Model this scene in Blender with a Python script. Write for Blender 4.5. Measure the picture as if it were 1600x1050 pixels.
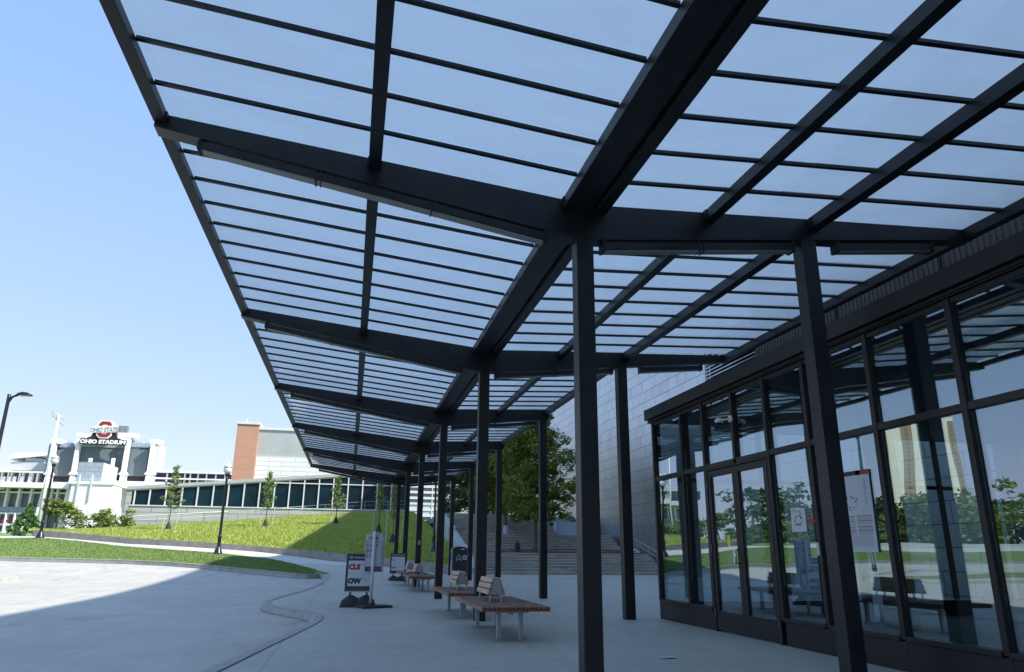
import bpy, bmesh, math, random
import numpy as np
from mathutils import Vector, Matrix, geometry
R = math.radians
random.seed(7); RS = np.random.RandomState(5)
for o in list(bpy.data.objects): bpy.data.objects.remove(o)
SC = bpy.context.scene; COL = SC.collection

# ------------------------------------------------------------------ camera
F, YAW, PIT, ROL, CH = 1127.5, R(12.0569), R(16.7162), R(0.5257), 1.1
fwd = np.array([math.sin(YAW)*math.cos(PIT), math.cos(YAW)*math.cos(PIT), math.sin(PIT)])
rt = np.array([math.cos(YAW), -math.sin(YAW), 0.0]); up = np.cross(rt, fwd)
RT = math.cos(ROL)*rt + math.sin(ROL)*up; UP = -math.sin(ROL)*rt + math.cos(ROL)*up
cd = bpy.data.cameras.new('camera'); cam = bpy.data.objects.new('camera', cd); COL.objects.link(cam)
cd.sensor_width = 36; cd.lens = 36*F/1600; cd.clip_start = 0.05; cd.clip_end = 6000
m = Matrix.Identity(4)
for i in range(3): m[i][0] = RT[i]; m[i][1] = UP[i]; m[i][2] = -fwd[i]
m[2][3] = CH; cam.matrix_world = m; SC.camera = cam
# ------------------------------------------------------------------ light
AZ, EL = R(30), R(48)
SUN = Vector((math.cos(AZ)*math.cos(EL), -math.sin(AZ)*math.cos(EL), math.sin(EL)))
W = bpy.data.worlds.new('World'); SC.world = W; W.use_nodes = True
nt = W.node_tree; bg = nt.nodes['Background']; sk = nt.nodes.new('ShaderNodeTexSky')
sk.sky_type = 'NISHITA'; sk.sun_disc = False; sk.sun_elevation = EL; sk.sun_rotation = R(90)+AZ
sk.air_density = 1.0; sk.dust_density = 0.15; sk.ozone_density = 1.0; sk.altitude = 200
# evens out the sky: clear blue overhead, pale but not white at the horizon
sp = nt.nodes.new('ShaderNodeSeparateColor'); cc = nt.nodes.new('ShaderNodeCombineColor'); nt.links.new(sk.outputs[0], sp.inputs[0])
for i_, (pw_, mu_) in enumerate(((.518, .99), (.354, 1.34), (.30, 1.97))):
    p_ = nt.nodes.new('ShaderNodeMath'); p_.operation = 'POWER'; p_.inputs[1].default_value = pw_; nt.links.new(sp.outputs[i_], p_.inputs[0])
    q_ = nt.nodes.new('ShaderNodeMath'); q_.operation = 'MULTIPLY'; q_.inputs[1].default_value = mu_; nt.links.new(p_.outputs[0], q_.inputs[0]); nt.links.new(q_.outputs[0], cc.inputs[i_])
nt.links.new(cc.outputs[0], bg.inputs[0]); bg.inputs[1].default_value = 0.15
sl = bpy.data.lights.new('sun', 'SUN'); so = bpy.data.objects.new('sun', sl); COL.objects.link(so)
sl.energy = 3.35; sl.angle = R(0.5); sl.color = (1.0, 0.95, 0.86)
so.rotation_euler = SUN.to_track_quat('Z', 'Y').to_euler(); so.location = (30, -20, 60)
SC.view_settings.view_transform = 'Standard'; SC.view_settings.look = 'None'
SC.view_settings.exposure = 1.3; SC.view_settings.gamma = 1
SC.cycles.max_bounces = 8; SC.cycles.transparent_max_bounces = 24; SC.cycles.use_denoising = True

def at(u, v, Y):                       # photo pixel + distance along the street -> point
    d = (u-800)/F*RT - (v-525)/F*UP + fwd
    return Vector((d*(Y/d[1]) + np.array([0, 0, CH])))
def far_mirror(u, v, dist):            # what the lobby glass mirrors, at a real distance
    d = (u-800)/F*RT - (v-525)/F*UP + fwd; d = d/math.hypot(d[0], d[1])
    return Vector((11.04-dist*d[0], dist*d[1], CH+dist*d[2]))

# ------------------------------------------------------------------ materials
MATS = {}
def mat(name, col, rough=0.6, metal=0.0, var=0.0, vs=3.0, bump=0.0, bs=20.0, spec=0.5, col2=None, stretch=None, coat=0.0, detail=6):
    m = bpy.data.materials.new(name); m.use_nodes = True; MATS[name] = m
    n = m.node_tree; b = n.nodes['Principled BSDF']
    b.inputs['Roughness'].default_value = rough; b.inputs['Metallic'].default_value = metal
    b.inputs['Specular IOR Level'].default_value = spec; b.inputs['Coat Weight'].default_value = coat
    b.inputs['Base Color'].default_value = (*col, 1)
    tc = n.nodes.new('ShaderNodeTexCoord'); mp = n.nodes.new('ShaderNodeMapping')
    n.links.new(tc.outputs['Object'], mp.inputs[0])
    if stretch: mp.inputs['Scale'].default_value = stretch
    if var > 0 or col2:
        a = n.nodes.new('ShaderNodeTexNoise'); a.inputs['Scale'].default_value = vs; a.inputs['Detail'].default_value = detail
        a.inputs['Roughness'].default_value = 0.62
        n.links.new(mp.outputs[0], a.inputs['Vector'])
        r = n.nodes.new('ShaderNodeValToRGB'); r.color_ramp.elements[0].position = 0.33; r.color_ramp.elements[1].position = 0.68
        c2 = col2 or tuple(min(1, c*(1+var)) for c in col); c1 = col if col2 else tuple(c*(1-var) for c in col)
        r.color_ramp.elements[0].color = (*c1, 1); r.color_ramp.elements[1].color = (*c2, 1)
        n.links.new(a.outputs['Fac'], r.inputs[0]); n.links.new(r.outputs[0], b.inputs['Base Color'])
    if bump > 0:
        a = n.nodes.new('ShaderNodeTexNoise'); a.inputs['Scale'].default_value = bs; a.inputs['Detail'].default_value = 4
        n.links.new(mp.outputs[0], a.inputs['Vector'])
        bp = n.nodes.new('ShaderNodeBump'); bp.inputs['Strength'].default_value = bump; bp.inputs['Distance'].default_value = 0.02
        n.links.new(a.outputs['Fac'], bp.inputs['Height']); n.links.new(bp.outputs[0], b.inputs['Normal'])
    return m
def nodes_of(m): return m.node_tree, m.node_tree.nodes['Principled BSDF']
M = {}
M['steel'] = mat('dark_painted_steel', (.0080, .0095, .0130), .42, spec=.40, var=.5, vs=3.5, bump=.05, bs=60)
M['steel2'] = mat('bronze_frame_metal', (.009, .009, .0105), .45, spec=.35, var=.2, vs=9)
M['fixture'] = mat('fixture_lens', (.22, .23, .22), .5)
M['galv'] = mat('galvanised_steel', (.30, .34, .37), .45, .6, var=.15, vs=25)
M['chrome'] = mat('polished_steel', (.7, .7, .7), .2, 1.0)
M['wood'] = mat('bench_wood', (.20, .115, .085), .6, var=.35, vs=14, stretch=(1, .12, 1), bump=.2, bs=60)
M['woodend'] = mat('bench_wood_end_grain', (.16, .055, .03), .7, var=.3, vs=40)
M['woodpale'] = mat('backrest_wood', (.42, .30, .19), .6, var=.2, vs=14, stretch=(1, .12, 1))
M['rubber'] = mat('black_rubber', (.018, .019, .022), .7, var=.3, vs=10, bump=.3, bs=30)
M['blackplastic'] = mat('black_plastic', (.022, .024, .028), .4)
M['whitepole'] = mat('white_pole_paint', (.55, .57, .6), .4, var=.08, vs=10)
M['paper'] = mat('poster_paper', (.52, .56, .60), .7)
M['signwhite'] = mat('sign_face', (.42, .46, .52), .5)
M['red'] = mat('sign_red', (.30, .012, .02), .5); M['navy'] = mat('sign_navy', (.03, .035, .12), .5)
M['ink'] = mat('ink_black', (.02, .02, .025), .6); M['cyan'] = mat('ink_blue', (.05, .25, .4), .6)
M['grey'] = mat('ink_grey', (.25, .28, .32), .6); M['yellow'] = mat('yellow_reflection', (.75, .7, .03), .5)
M['joint'] = mat('dark_joint', (.15, .15, .145), .9)
M['kerb'] = mat('kerb_concrete', (.37, .372, .345), .85, var=.15, vs=4, bump=.2, bs=60)
M['wallconc'] = mat('wall_concrete', (.27, .255, .225), .9, var=.2, vs=2.0, bump=.2, bs=40)
M['stepconc'] = mat('step_concrete', (.20, .185, .155), .9, col2=(.38, .355, .30), vs=1.3, stretch=(.8, 1, 5), bump=.2, bs=40); M['nosing'] = mat('pale_step_edge', (.50, .49, .44), .85, var=.3, vs=2.5)  # nosing: paler strip along each step edge, sets the treads apart
M['paleconc'] = mat('pale_concrete', (.40, .42, .42), .85, var=.12, vs=2, bump=.1, bs=30)
M['bluepanel'] = mat('pale_blue_panel', (.42, .50, .58), .6)
M['white'] = mat('white_stucco', (.78, .78, .77), .8, var=.04, vs=.15)
M['boardgrey'] = mat('scoreboard_back', (.13, .165, .19), .7, var=.05, vs=.1)
M['darkglass'] = mat('dark_window_glass', (.005, .022, .033), .08, var=.45, vs=.35, spec=.12)
M['greywin'] = mat('grey_window', (.16, .19, .21), .25, var=.3, vs=.3)
M['frame'] = mat('pale_window_frame', (.62, .64, .66), .5)
M['zinc'] = mat('pale_metal_siding', (.50, .52, .52), .5, .1, var=.06, vs=.4)
M['zinc2'] = mat('grey_metal_siding', (.42, .45, .45), .5, .2, var=.08, vs=.3)
M['tan'] = mat('tan_panel', (.36, .25, .15), .8); M['cream'] = mat('cream_panel', (.80, .76, .67), .8, var=.05, vs=.1)
M['bark'] = mat('bark', (.12, .10, .08), .9, var=.4, vs=12, stretch=(1, 1, .3), bump=.6, bs=25)
M['stake'] = mat('wood_stake', (.55, .52, .46), .8, var=.15, vs=10)
M['bag'] = mat('watering_bag', (.02, .025, .04), .7, bump=.4, bs=12)
M['mulch'] = mat('mulch', (.13, .065, .035), .95, var=.5, vs=30, bump=.8, bs=50)
M['lamppost'] = mat('black_lamp_post', (.012, .012, .014), .35)
M['silver'] = mat('silver_paint', (.6, .62, .64), .4, .3)
M['globe'] = mat('lamp_globe', (.62, .66, .70), .15, spec=.7)
M['lensgrey'] = mat('lamp_lens', (.55, .56, .5), .3)
M['camera'] = mat('camera_housing', (.6, .58, .55), .4)
M['ribpanel'] = mat('ribbed_panel', (.13, .125, .115), .7, var=.1, vs=8)
M['louvre'] = mat('louvre_metal', (.5, .58, .62), .4, .2)
M['floor'] = mat('lobby_floor', (.22, .23, .23), .5, var=.1, vs=3)
M['inwall'] = mat('lobby_wall', (.30, .32, .33), .7, var=.1, vs=2)
M['cable'] = mat('rail_metal', (.6, .62, .63), .4, .4)

def leafmat(name, a, b, t=.35):
    m = bpy.data.materials.new(name); m.use_nodes = True; n, p = nodes_of(m)
    g = n.nodes.new('ShaderNodeTexCoord'); a1 = n.nodes.new('ShaderNodeTexNoise'); a1.inputs['Scale'].default_value = 2.2
    a1.inputs['Detail'].default_value = 8; a1.inputs['Roughness'].default_value = .75
    r = n.nodes.new('ShaderNodeValToRGB'); r.color_ramp.elements[0].position = .3; r.color_ramp.elements[1].position = .7
    r.color_ramp.elements[0].color = (*a, 1); r.color_ramp.elements[1].color = (*b, 1)
    n.links.new(g.outputs['Object'], a1.inputs['Vector']); n.links.new(a1.outputs['Fac'], r.inputs[0]); n.links.new(r.outputs[0], p.inputs['Base Color'])
    p.inputs['Roughness'].default_value = .55
    tr = n.nodes.new('ShaderNodeBsdfTranslucent'); mx = n.nodes.new('ShaderNodeMixShader'); mx.inputs[0].default_value = t
    n.links.new(r.outputs[0], tr.inputs[0]); o = n.nodes['Material Output']
    n.links.new(p.outputs[0], mx.inputs[1]); n.links.new(tr.outputs[0], mx.inputs[2]); n.links.new(mx.outputs[0], o.inputs[0])
    return m
M['leafA'] = leafmat('leaves_locust', (.10, .155, .02), (.27, .33, .05))
M['leafB'] = leafmat('leaves_dark', (.04, .085, .025), (.10, .16, .045))
M['leafC'] = leafmat('leaves_young', (.15, .22, .05), (.30, .37, .11))
M['leafD'] = leafmat('leaves_conifer', (.06, .16, .04), (.14, .28, .08))
M['blade'] = leafmat('sedge_blades', (.18, .27, .035), (.52, .57, .14), .18)
M['lawnblade'] = leafmat('lawn_blades', (.115, .20, .05), (.27, .36, .11), .2)
M['hillsoil'] = mat('hill_soil', (.09, .16, .025), .9, col2=(.30, .38, .07), vs=3.5, bump=.5, bs=12)

def concrete(name, base, jx, jy, ox=0, oy=0, tint2=None, swirl=False, blotch=.16):
    m = bpy.data.materials.new(name); m.use_nodes = True; n, p = nodes_of(m); L = n.links
    tc = n.nodes.new('ShaderNodeTexCoord')
    def noise(s, d, st=None, r=.6, dist=0):
        a = n.nodes.new('ShaderNodeTexNoise'); a.inputs['Scale'].default_value = s; a.inputs['Detail'].default_value = d; a.inputs['Roughness'].default_value = r
        a.inputs['Distortion'].default_value = dist
        if st:
            mp = n.nodes.new('ShaderNodeMapping'); mp.inputs['Scale'].default_value = st; L.new(tc.outputs['Object'], mp.inputs[0]); L.new(mp.outputs[0], a.inputs['Vector'])
        else: L.new(tc.outputs['Object'], a.inputs['Vector'])
        return a.outputs['Fac']
    def math_(op, a, b=None, c=None):
        k = n.nodes.new('ShaderNodeMath'); k.operation = op
        for i, x in enumerate((a, b, c)):
            if x is None: continue
            if isinstance(x, (int, float)): k.inputs[i].default_value = x
            else: L.new(x, k.inputs[i])
        return k.outputs[0]
    big = noise(.35, 6, None, .6, 1.2); mid = noise(2.5, 8, (1, .45, 1), .7); fine = noise(60, 3); 
    stn = noise(.9, 8, (1.0, .25, 1), .75, 1.5 if swirl else .4)
    f = math_('MULTIPLY_ADD', big, blotch*1.6, 1-blotch*.8)
    f = math_('MULTIPLY', f, math_('MULTIPLY_ADD', mid, .46, .77))
    f = math_('MULTIPLY', f, math_('MULTIPLY_ADD', fine, .16, .92))
    s = math_('MULTIPLY', math_('GREATER_THAN', stn, .0), math_('SMOOTH_MIN', math_('MAXIMUM', math_('SUBTRACT', stn, .56), 0.0), .2, .05))
    f = math_('SUBTRACT', f, math_('MULTIPLY', s, 2.6 if swirl else 2.2))
    # sparse dark spots
    v = n.nodes.new('ShaderNodeTexVoronoi'); v.inputs['Scale'].default_value = 1.6; L.new(tc.outputs['Object'], v.inputs['Vector'])
    sp = math_('LESS_THAN', math_('ADD', v.outputs['Distance'], math_('MULTIPLY', noise(30, 2), .06)), .062)
    f = math_('SUBTRACT', f, math_('MULTIPLY', sp, .14))
    sx = n.nodes.new('ShaderNodeSeparateXYZ'); L.new(tc.outputs['Object'], sx.inputs[0])
    def joint(axis, step, off, w):
        wob = math_('MULTIPLY', math_('SUBTRACT', noise(.8, 2), .5), .015)
        a = math_('FRACT', math_('DIVIDE', math_('ADD', math_('ADD', sx.outputs[axis], -off+1000*step), wob), step))
        a = math_('MULTIPLY', math_('MINIMUM', a, math_('SUBTRACT', 1.0, a)), step)
        return math_('LESS_THAN', a, w)
    if jx: f = math_('SUBTRACT', f, math_('MULTIPLY', joint(0, jx, ox, .006), .42))
    if jy: f = math_('SUBTRACT', f, math_('MULTIPLY', joint(1, jy, oy, .008), .30))
    mx = n.nodes.new('ShaderNodeVectorMath'); mx.operation = 'SCALE'; mx.inputs[0].default_value = base
    L.new(math_('MAXIMUM', f, .15), mx.inputs['Scale']); L.new(mx.outputs[0], p.inputs['Base Color'])
    p.inputs['Roughness'].default_value = .58; p.inputs['Specular IOR Level'].default_value = .5
    bp = n.nodes.new('ShaderNodeBump'); bp.inputs['Strength'].default_value = .25; bp.inputs['Distance'].default_value = .01
    L.new(fine, bp.inputs['Height']); L.new(bp.outputs[0], p.inputs['Normal'])
    return m
M['plaza'] = concrete('plaza_concrete', (.405, .41, .37), 3.0, 1.5, -.75, .2, blotch=.26)
M['road'] = concrete('road_concrete', (.41, .395, .355), 4.2, 5.0, -3.2, 1, swirl=True, blotch=.34)
M['walk'] = concrete('walk_concrete', (.52, .50, .46), 0, 1.8, blotch=.1)

def grassmat(name, a, b, c):
    m = bpy.data.materials.new(name); m.use_nodes = True; n, p = nodes_of(m); L = n.links
    tc = n.nodes.new('ShaderNodeTexCoord'); a1 = n.nodes.new('ShaderNodeTexNoise'); a1.inputs['Scale'].default_value = 1.2; a1.inputs['Detail'].default_value = 12; a1.inputs['Roughness'].default_value = .85
    a2 = n.nodes.new('ShaderNodeTexNoise'); a2.inputs['Scale'].default_value = 26; a2.inputs['Detail'].default_value = 4
    L.new(tc.outputs['Object'], a1.inputs['Vector']); L.new(tc.outputs['Object'], a2.inputs['Vector'])
    r = n.nodes.new('ShaderNodeValToRGB'); r.color_ramp.elements[0].position = .35; r.color_ramp.elements[1].position = .65
    r.color_ramp.elements[0].color = (*a, 1); r.color_ramp.elements[1].color = (*b, 1)
    L.new(a1.outputs['Fac'], r.inputs[0])
    mx = n.nodes.new('ShaderNodeMixRGB'); mx.blend_type = 'MIX'; mx.inputs[2].default_value = (*c, 1)
    r2 = n.nodes.new('ShaderNodeValToRGB'); r2.color_ramp.elements[0].position = .42; r2.color_ramp.elements[1].position = .62
    L.new(a2.outputs['Fac'], r2.inputs[0]); L.new(r2.outputs[0], mx.inputs[0]); L.new(r.outputs[0], mx.inputs[1]); L.new(mx.outputs[0], p.inputs['Base Color'])
    p.inputs['Roughness'].default_value = .9
    bp = n.nodes.new('ShaderNodeBump'); bp.inputs['Strength'].default_value = .8; bp.inputs['Distance'].default_value = .05
    L.new(a2.outputs['Fac'], bp.inputs['Height']); L.new(bp.outputs[0], p.inputs['Normal'])
    return m
M['lawn'] = grassmat('lawn_grass', (.075, .145, .03), (.14, .215, .05), (.19, .25, .085))

def facing(n, L, base, top, power=4.0):
    lw = n.nodes.new('ShaderNodeLayerWeight'); lw.inputs[0].default_value = .5
    pw = n.nodes.new('ShaderNodeMath'); pw.operation = 'POWER'; pw.inputs[1].default_value = power; L.new(lw.outputs['Facing'], pw.inputs[0])
    mr = n.nodes.new('ShaderNodeMapRange'); mr.inputs[3].default_value = base; mr.inputs[4].default_value = top; L.new(pw.outputs[0], mr.inputs[0]); return mr.outputs[0]
def roofglass(nm='clear_roof_glass', f0=.0, f1=.03):
    m = bpy.data.materials.new(nm); m.use_nodes = True; n = m.node_tree; L = n.links; n.nodes.clear()
    o = n.nodes.new('ShaderNodeOutputMaterial'); t = n.nodes.new('ShaderNodeBsdfTransparent'); t.inputs[0].default_value = (.97, .975, .955, 1)
    d = n.nodes.new('ShaderNodeBsdfTranslucent'); d.inputs[0].default_value = (.96, .91, .88, 1)
    g = n.nodes.new('ShaderNodeBsdfGlossy'); g.inputs['Roughness'].default_value = .10
    tc = n.nodes.new('ShaderNodeTexCoord'); nz = n.nodes.new('ShaderNodeTexNoise'); nz.inputs['Scale'].default_value = 1.3; nz.inputs['Detail'].default_value = 6
    L.new(tc.outputs['Object'], nz.inputs['Vector'])
    mr = n.nodes.new('ShaderNodeMapRange'); mr.inputs[1].default_value = .3; mr.inputs[2].default_value = .7; mr.inputs[3].default_value = f0; mr.inputs[4].default_value = f1
    L.new(nz.outputs['Fac'], mr.inputs[0])
    mp = n.nodes.new('ShaderNodeMapping'); mp.inputs['Scale'].default_value = (.6, 2.2, 1); L.new(tc.outputs['Object'], mp.inputs[0])
    n2 = n.nodes.new('ShaderNodeTexNoise'); n2.inputs['Scale'].default_value = 2.0; n2.inputs['Detail'].default_value = 9; n2.inputs['Roughness'].default_value = .7; L.new(mp.outputs[0], n2.inputs['Vector'])
    r2 = n.nodes.new('ShaderNodeValToRGB'); r2.color_ramp.elements[0].position = .3; r2.color_ramp.elements[1].position = .72
    r2.color_ramp.elements[0].color = (.89, .875, .85, 1); r2.color_ramp.elements[1].color = (.98, .965, .925, 1); L.new(n2.outputs['Fac'], r2.inputs[0]); L.new(r2.outputs[0], d.inputs[0])
    m1 = n.nodes.new('ShaderNodeMixShader'); L.new(mr.outputs[0], m1.inputs[0]); L.new(t.outputs[0], m1.inputs[1]); L.new(d.outputs[0], m1.inputs[2])
    m2 = n.nodes.new('ShaderNodeMixShader'); L.new(facing(n, L, .03, .8, 5), m2.inputs[0]); L.new(m1.outputs[0], m2.inputs[1]); L.new(g.outputs[0], m2.inputs[2])
    L.new((m2 if f0 < .5 else m1).outputs[0], o.inputs[0]); return m
M['roofglass'] = roofglass(); M['frost'] = roofglass('frosted_roof_glass', .86, .94)
def lobbyglass(name, base=.26, tint=(.66, .76, .79)):
    m = bpy.data.materials.new(name); m.use_nodes = True; n = m.node_tree; L = n.links; n.nodes.clear()
    o = n.nodes.new('ShaderNodeOutputMaterial'); t = n.nodes.new('ShaderNodeBsdfTransparent'); t.inputs[0].default_value = (*tint, 1)
    g = n.nodes.new('ShaderNodeBsdfGlossy'); g.inputs['Roughness'].default_value = .0; g.inputs[0].default_value = (.62, .72, .74, 1)
    tc = n.nodes.new('ShaderNodeTexCoord'); nz = n.nodes.new('ShaderNodeTexNoise'); nz.inputs['Scale'].default_value = .9; nz.inputs['Detail'].default_value = 1
    bp = n.nodes.new('ShaderNodeBump'); bp.inputs['Strength'].default_value = .055; bp.inputs['Distance'].default_value = .05
    L.new(tc.outputs['Object'], nz.inputs['Vector']); L.new(nz.outputs['Fac'], bp.inputs['Height']); L.new(bp.outputs[0], g.inputs['Normal'])
    m2 = n.nodes.new('ShaderNodeMixShader'); L.new(facing(n, L, base, .9, 3.5), m2.inputs[0]); L.new(t.outputs[0], m2.inputs[1]); L.new(g.outputs[0], m2.inputs[2])
    L.new(m2.outputs[0], o.inputs[0]); return m
M['glass'] = lobbyglass('lobby_glass'); M['glass2'] = lobbyglass('clear_glass', .06, (.88, .91, .92))

def seamwall():
    m = mat('metal_wall_panels', (.36, .40, .43), .33, .85, var=.1, vs=.35)
    n, p = nodes_of(m); L = n.links
    tc = n.nodes.new('ShaderNodeTexCoord'); mp = n.nodes.new('ShaderNodeMapping'); mp.inputs['Rotation'].default_value = (0, 0, 0)
    sx = n.nodes.new('ShaderNodeSeparateXYZ'); cb = n.nodes.new('ShaderNodeCombineXYZ'); L.new(tc.outputs['Object'], sx.inputs[0])
    L.new(sx.outputs[1], cb.inputs[0]); L.new(sx.outputs[2], cb.inputs[1])
    b = n.nodes.new('ShaderNodeTexBrick'); b.inputs['Scale'].default_value = 1; b.inputs['Brick Width'].default_value = 1.9; b.inputs['Row Height'].default_value = .68
    b.inputs['Mortar Size'].default_value = .013; b.inputs['Mortar Smooth'].default_value = 0; b.offset = .37; b.squash = .6; b.squash_frequency = 3
    b.inputs['Color1'].default_value = (.47, .51, .53, 1); b.inputs['Color2'].default_value = (.42, .46, .48, 1); b.inputs['Mortar'].default_value = (.05, .06, .07, 1)
    L.new(cb.outputs[0], b.inputs['Vector']); L.new(b.outputs['Color'], p.inputs['Base Color'])
    nz = n.nodes.new('ShaderNodeTexNoise'); nz.inputs['Scale'].default_value = .5; nz.inputs['Detail'].default_value = 5; L.new(cb.outputs[0], nz.inputs['Vector'])
    mr = n.nodes.new('ShaderNodeMapRange'); mr.inputs[3].default_value = .22; mr.inputs[4].default_value = .5; L.new(nz.outputs['Fac'], mr.inputs[0]); L.new(mr.outputs[0], p.inputs['Roughness'])
    bp = n.nodes.new('ShaderNodeBump'); bp.inputs['Strength'].default_value = .5; bp.inputs['Distance'].default_value = .03
    inv = n.nodes.new('ShaderNodeMath'); inv.operation = 'MULTIPLY_ADD'; inv.inputs[1].default_value = -1.0; L.new(b.outputs['Fac'], inv.inputs[0])
    n3 = n.nodes.new('ShaderNodeTexNoise'); n3.inputs['Scale'].default_value = 1.1; L.new(cb.outputs[0], n3.inputs['Vector']); L.new(n3.outputs['Fac'], inv.inputs[2])
    L.new(inv.outputs[0], bp.inputs['Height']); L.new(bp.outputs[0], p.inputs['Normal'])
    return m
M['seam'] = seamwall()
def brickmat(name, c1, c2, mo, w, h, ax=0):
    m = mat(name, c1, .85); n, p = nodes_of(m); L = n.links
    tc = n.nodes.new('ShaderNodeTexCoord'); sx = n.nodes.new('ShaderNodeSeparateXYZ'); cb = n.nodes.new('ShaderNodeCombineXYZ'); L.new(tc.outputs['Object'], sx.inputs[0])
    L.new(sx.outputs[ax], cb.inputs[0]); L.new(sx.outputs[2], cb.inputs[1])
    b = n.nodes.new('ShaderNodeTexBrick'); b.inputs['Scale'].default_value = 1; b.inputs['Brick Width'].default_value = w; b.inputs['Row Height'].default_value = h
    b.inputs['Mortar Size'].default_value = h*.08; b.inputs['Color1'].default_value = (*c1, 1); b.inputs['Color2'].default_value = (*c2, 1); b.inputs['Mortar'].default_value = (*mo, 1)
    L.new(cb.outputs[0], b.inputs['Vector']); L.new(b.outputs['Color'], p.inputs['Base Color']); return m
M['brick'] = brickmat('tower_brick', (.50, .275, .195), (.46, .25, .175), (.42, .24, .18), 1.6, .55)
M['conpanel'] = brickmat('board_formed_concrete', (.42, .43, .42), (.36, .37, .37), (.27, .28, .28), 3.2, .8)
M['whitepanel'] = brickmat('white_metal_cladding', (.74, .75, .75), (.68, .70, .70), (.5, .5, .5), 5, .9)
M['pavpanel'] = brickmat('pale_glazed_panels', (.30, .36, .43), (.27, .33, .40), (.22, .26, .31), 3, 1.6)

# ------------------------------------------------------------------ mesh helpers
class MB:
    def __init__(s): s.v = []; s.f = []; s.mi = []
    def add(s, vs, fs, mi=0):
        b = len(s.v); s.v += [tuple(v) for v in vs]; s.f += [tuple(b+i for i in f) for f in fs]; s.mi += [mi]*len(fs); return s
    def box(s, x0, x1, y0, y1, z0, z1, mi=0):
        return s.add([(x0,y0,z0),(x1,y0,z0),(x1,y1,z0),(x0,y1,z0),(x0,y0,z1),(x1,y0,z1),(x1,y1,z1),(x0,y1,z1)],
              [(0,3,2,1),(4,5,6,7),(0,1,5,4),(1,2,6,5),(2,3,7,6),(3,0,4,7)], mi)
    def prism(s, pts, d, mi=0):          # pts: polygon (3D), d: extrusion vector
        n = len(pts); d = Vector(d); p = [Vector(q) for q in pts]
        vs = p+[q+d for q in p]
        nrm = Vector((0,0,0))
        for i in range(n): nrm += p[i].cross(p[(i+1) % n])
        fs = [tuple(range(n)), tuple(reversed(range(n, 2*n)))]+[(i, i+n, (i+1) % n+n, (i+1) % n) for i in range(n)]
        if nrm.dot(d) > 0: fs = [tuple(reversed(f)) for f in fs]
        return s.add(vs, fs, mi)
    def bar(s, a, b, w, h=None, mi=0):   # box-section bar from a to b
        a = Vector(a); b = Vector(b); h = h or w; t = (b-a).normalized()
        u = Vector((0,0,1)) if abs(t.z) < .95 else Vector((1,0,0))
        x = t.cross(u).normalized(); y = x.cross(t)
        q = [x*w/2+y*h/2, -x*w/2+y*h/2, -x*w/2-y*h/2, x*w/2-y*h/2]
        return s.prism([a+k for k in q], b-a, mi)
    def tube(s, pts, rad, n=8, mi=0):    # round tube along points, radius or list
        P = [Vector(p) for p in pts]; rad = rad if hasattr(rad, '__len__') else [rad]*len(P); b = len(s.v); x = None
        for i, p in enumerate(P):
            t = (P[min(i+1, len(P)-1)]-P[max(i-1, 0)]).normalized()
            if x is None: x = t.cross(Vector((0,0,1)) if abs(t.z) < .9 else Vector((1,0,0))).normalized()
            x = (x-t*x.dot(t)).normalized(); y = t.cross(x)
            for k in range(n):
                a = 2*math.pi*k/n; s.v.append(tuple(p+(x*math.cos(a)+y*math.sin(a))*rad[i]))
        for i in range(len(P)-1):
            for k in range(n):
                s.f.append((b+i*n+k, b+i*n+(k+1) % n, b+(i+1)*n+(k+1) % n, b+(i+1)*n+k)); s.mi.append(mi)
        s.f.append(tuple(b+k for k in reversed(range(n)))); s.mi.append(mi)
        s.f.append(tuple(b+(len(P)-1)*n+k for k in range(n))); s.mi.append(mi); return s
    def lathe(s, c, prof, n=16, mi=0):
        c = Vector(c); return s.tube([c+Vector((0,0,z)) for r, z in prof], [max(r, .0005) for r, z in prof], n, mi)
    def build(s, name, mats, parent=None, bevel=0, smooth=False):
        me = bpy.data.meshes.new(name); off = Vector((0,0,0))
        if parent is not None: off = Vector(parent.get('_loc', (0,0,0)))
        me.from_pydata([tuple(Vector(v)-off) for v in s.v], [], s.f); me.validate()
        for k in (mats if isinstance(mats, (list, tuple)) else [mats]): me.materials.append(k)
        if len(me.polygons) == len(s.mi): me.polygons.foreach_set('material_index', s.mi)
        if smooth: me.polygons.foreach_set('use_smooth', [True]*len(me.polygons))
        o = bpy.data.objects.new(name, me); COL.objects.link(o)
        if parent is not None: o.parent = parent
        if bevel:
            b = o.modifiers.new('bevel', 'BEVEL'); b.width = bevel; b.segments = 2; b.limit_method = 'ANGLE'
        o['_loc'] = (off.x, off.y, off.z)
        return o
def tag(o, label, cat, group=None):
    o['label'] = label; o['category'] = cat
    if group: o['group'] = group
    return o
def thing(name, label, cat, loc=(0,0,0), group=None):
    o = bpy.data.objects.new(name, None); COL.objects.link(o); o.location = loc; o['_loc'] = tuple(loc); o.empty_display_size = .2
    return tag(o, label, cat, group)
def kids(o): return [c for c in bpy.data.objects if c.parent == o]
def dup(o, dloc, label=None, rot=None, scale=None):
    def cp(x, par):
        c = x.copy(); COL.objects.link(c); c.parent = par
        for k in kids(x): cp(k, c)
        return c
    src = kids(o); r = o.copy(); COL.objects.link(r)
    for k in src: cp(k, r)
    r.location = Vector(o.location)+Vector(dloc)
    if rot is not None: r.rotation_euler = (0, 0, rot)
    if scale: r.scale = (scale,)*3
    if label: r['label'] = label
    return r
def struct(o, kind='structure'): o['kind'] = kind; return o
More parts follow.
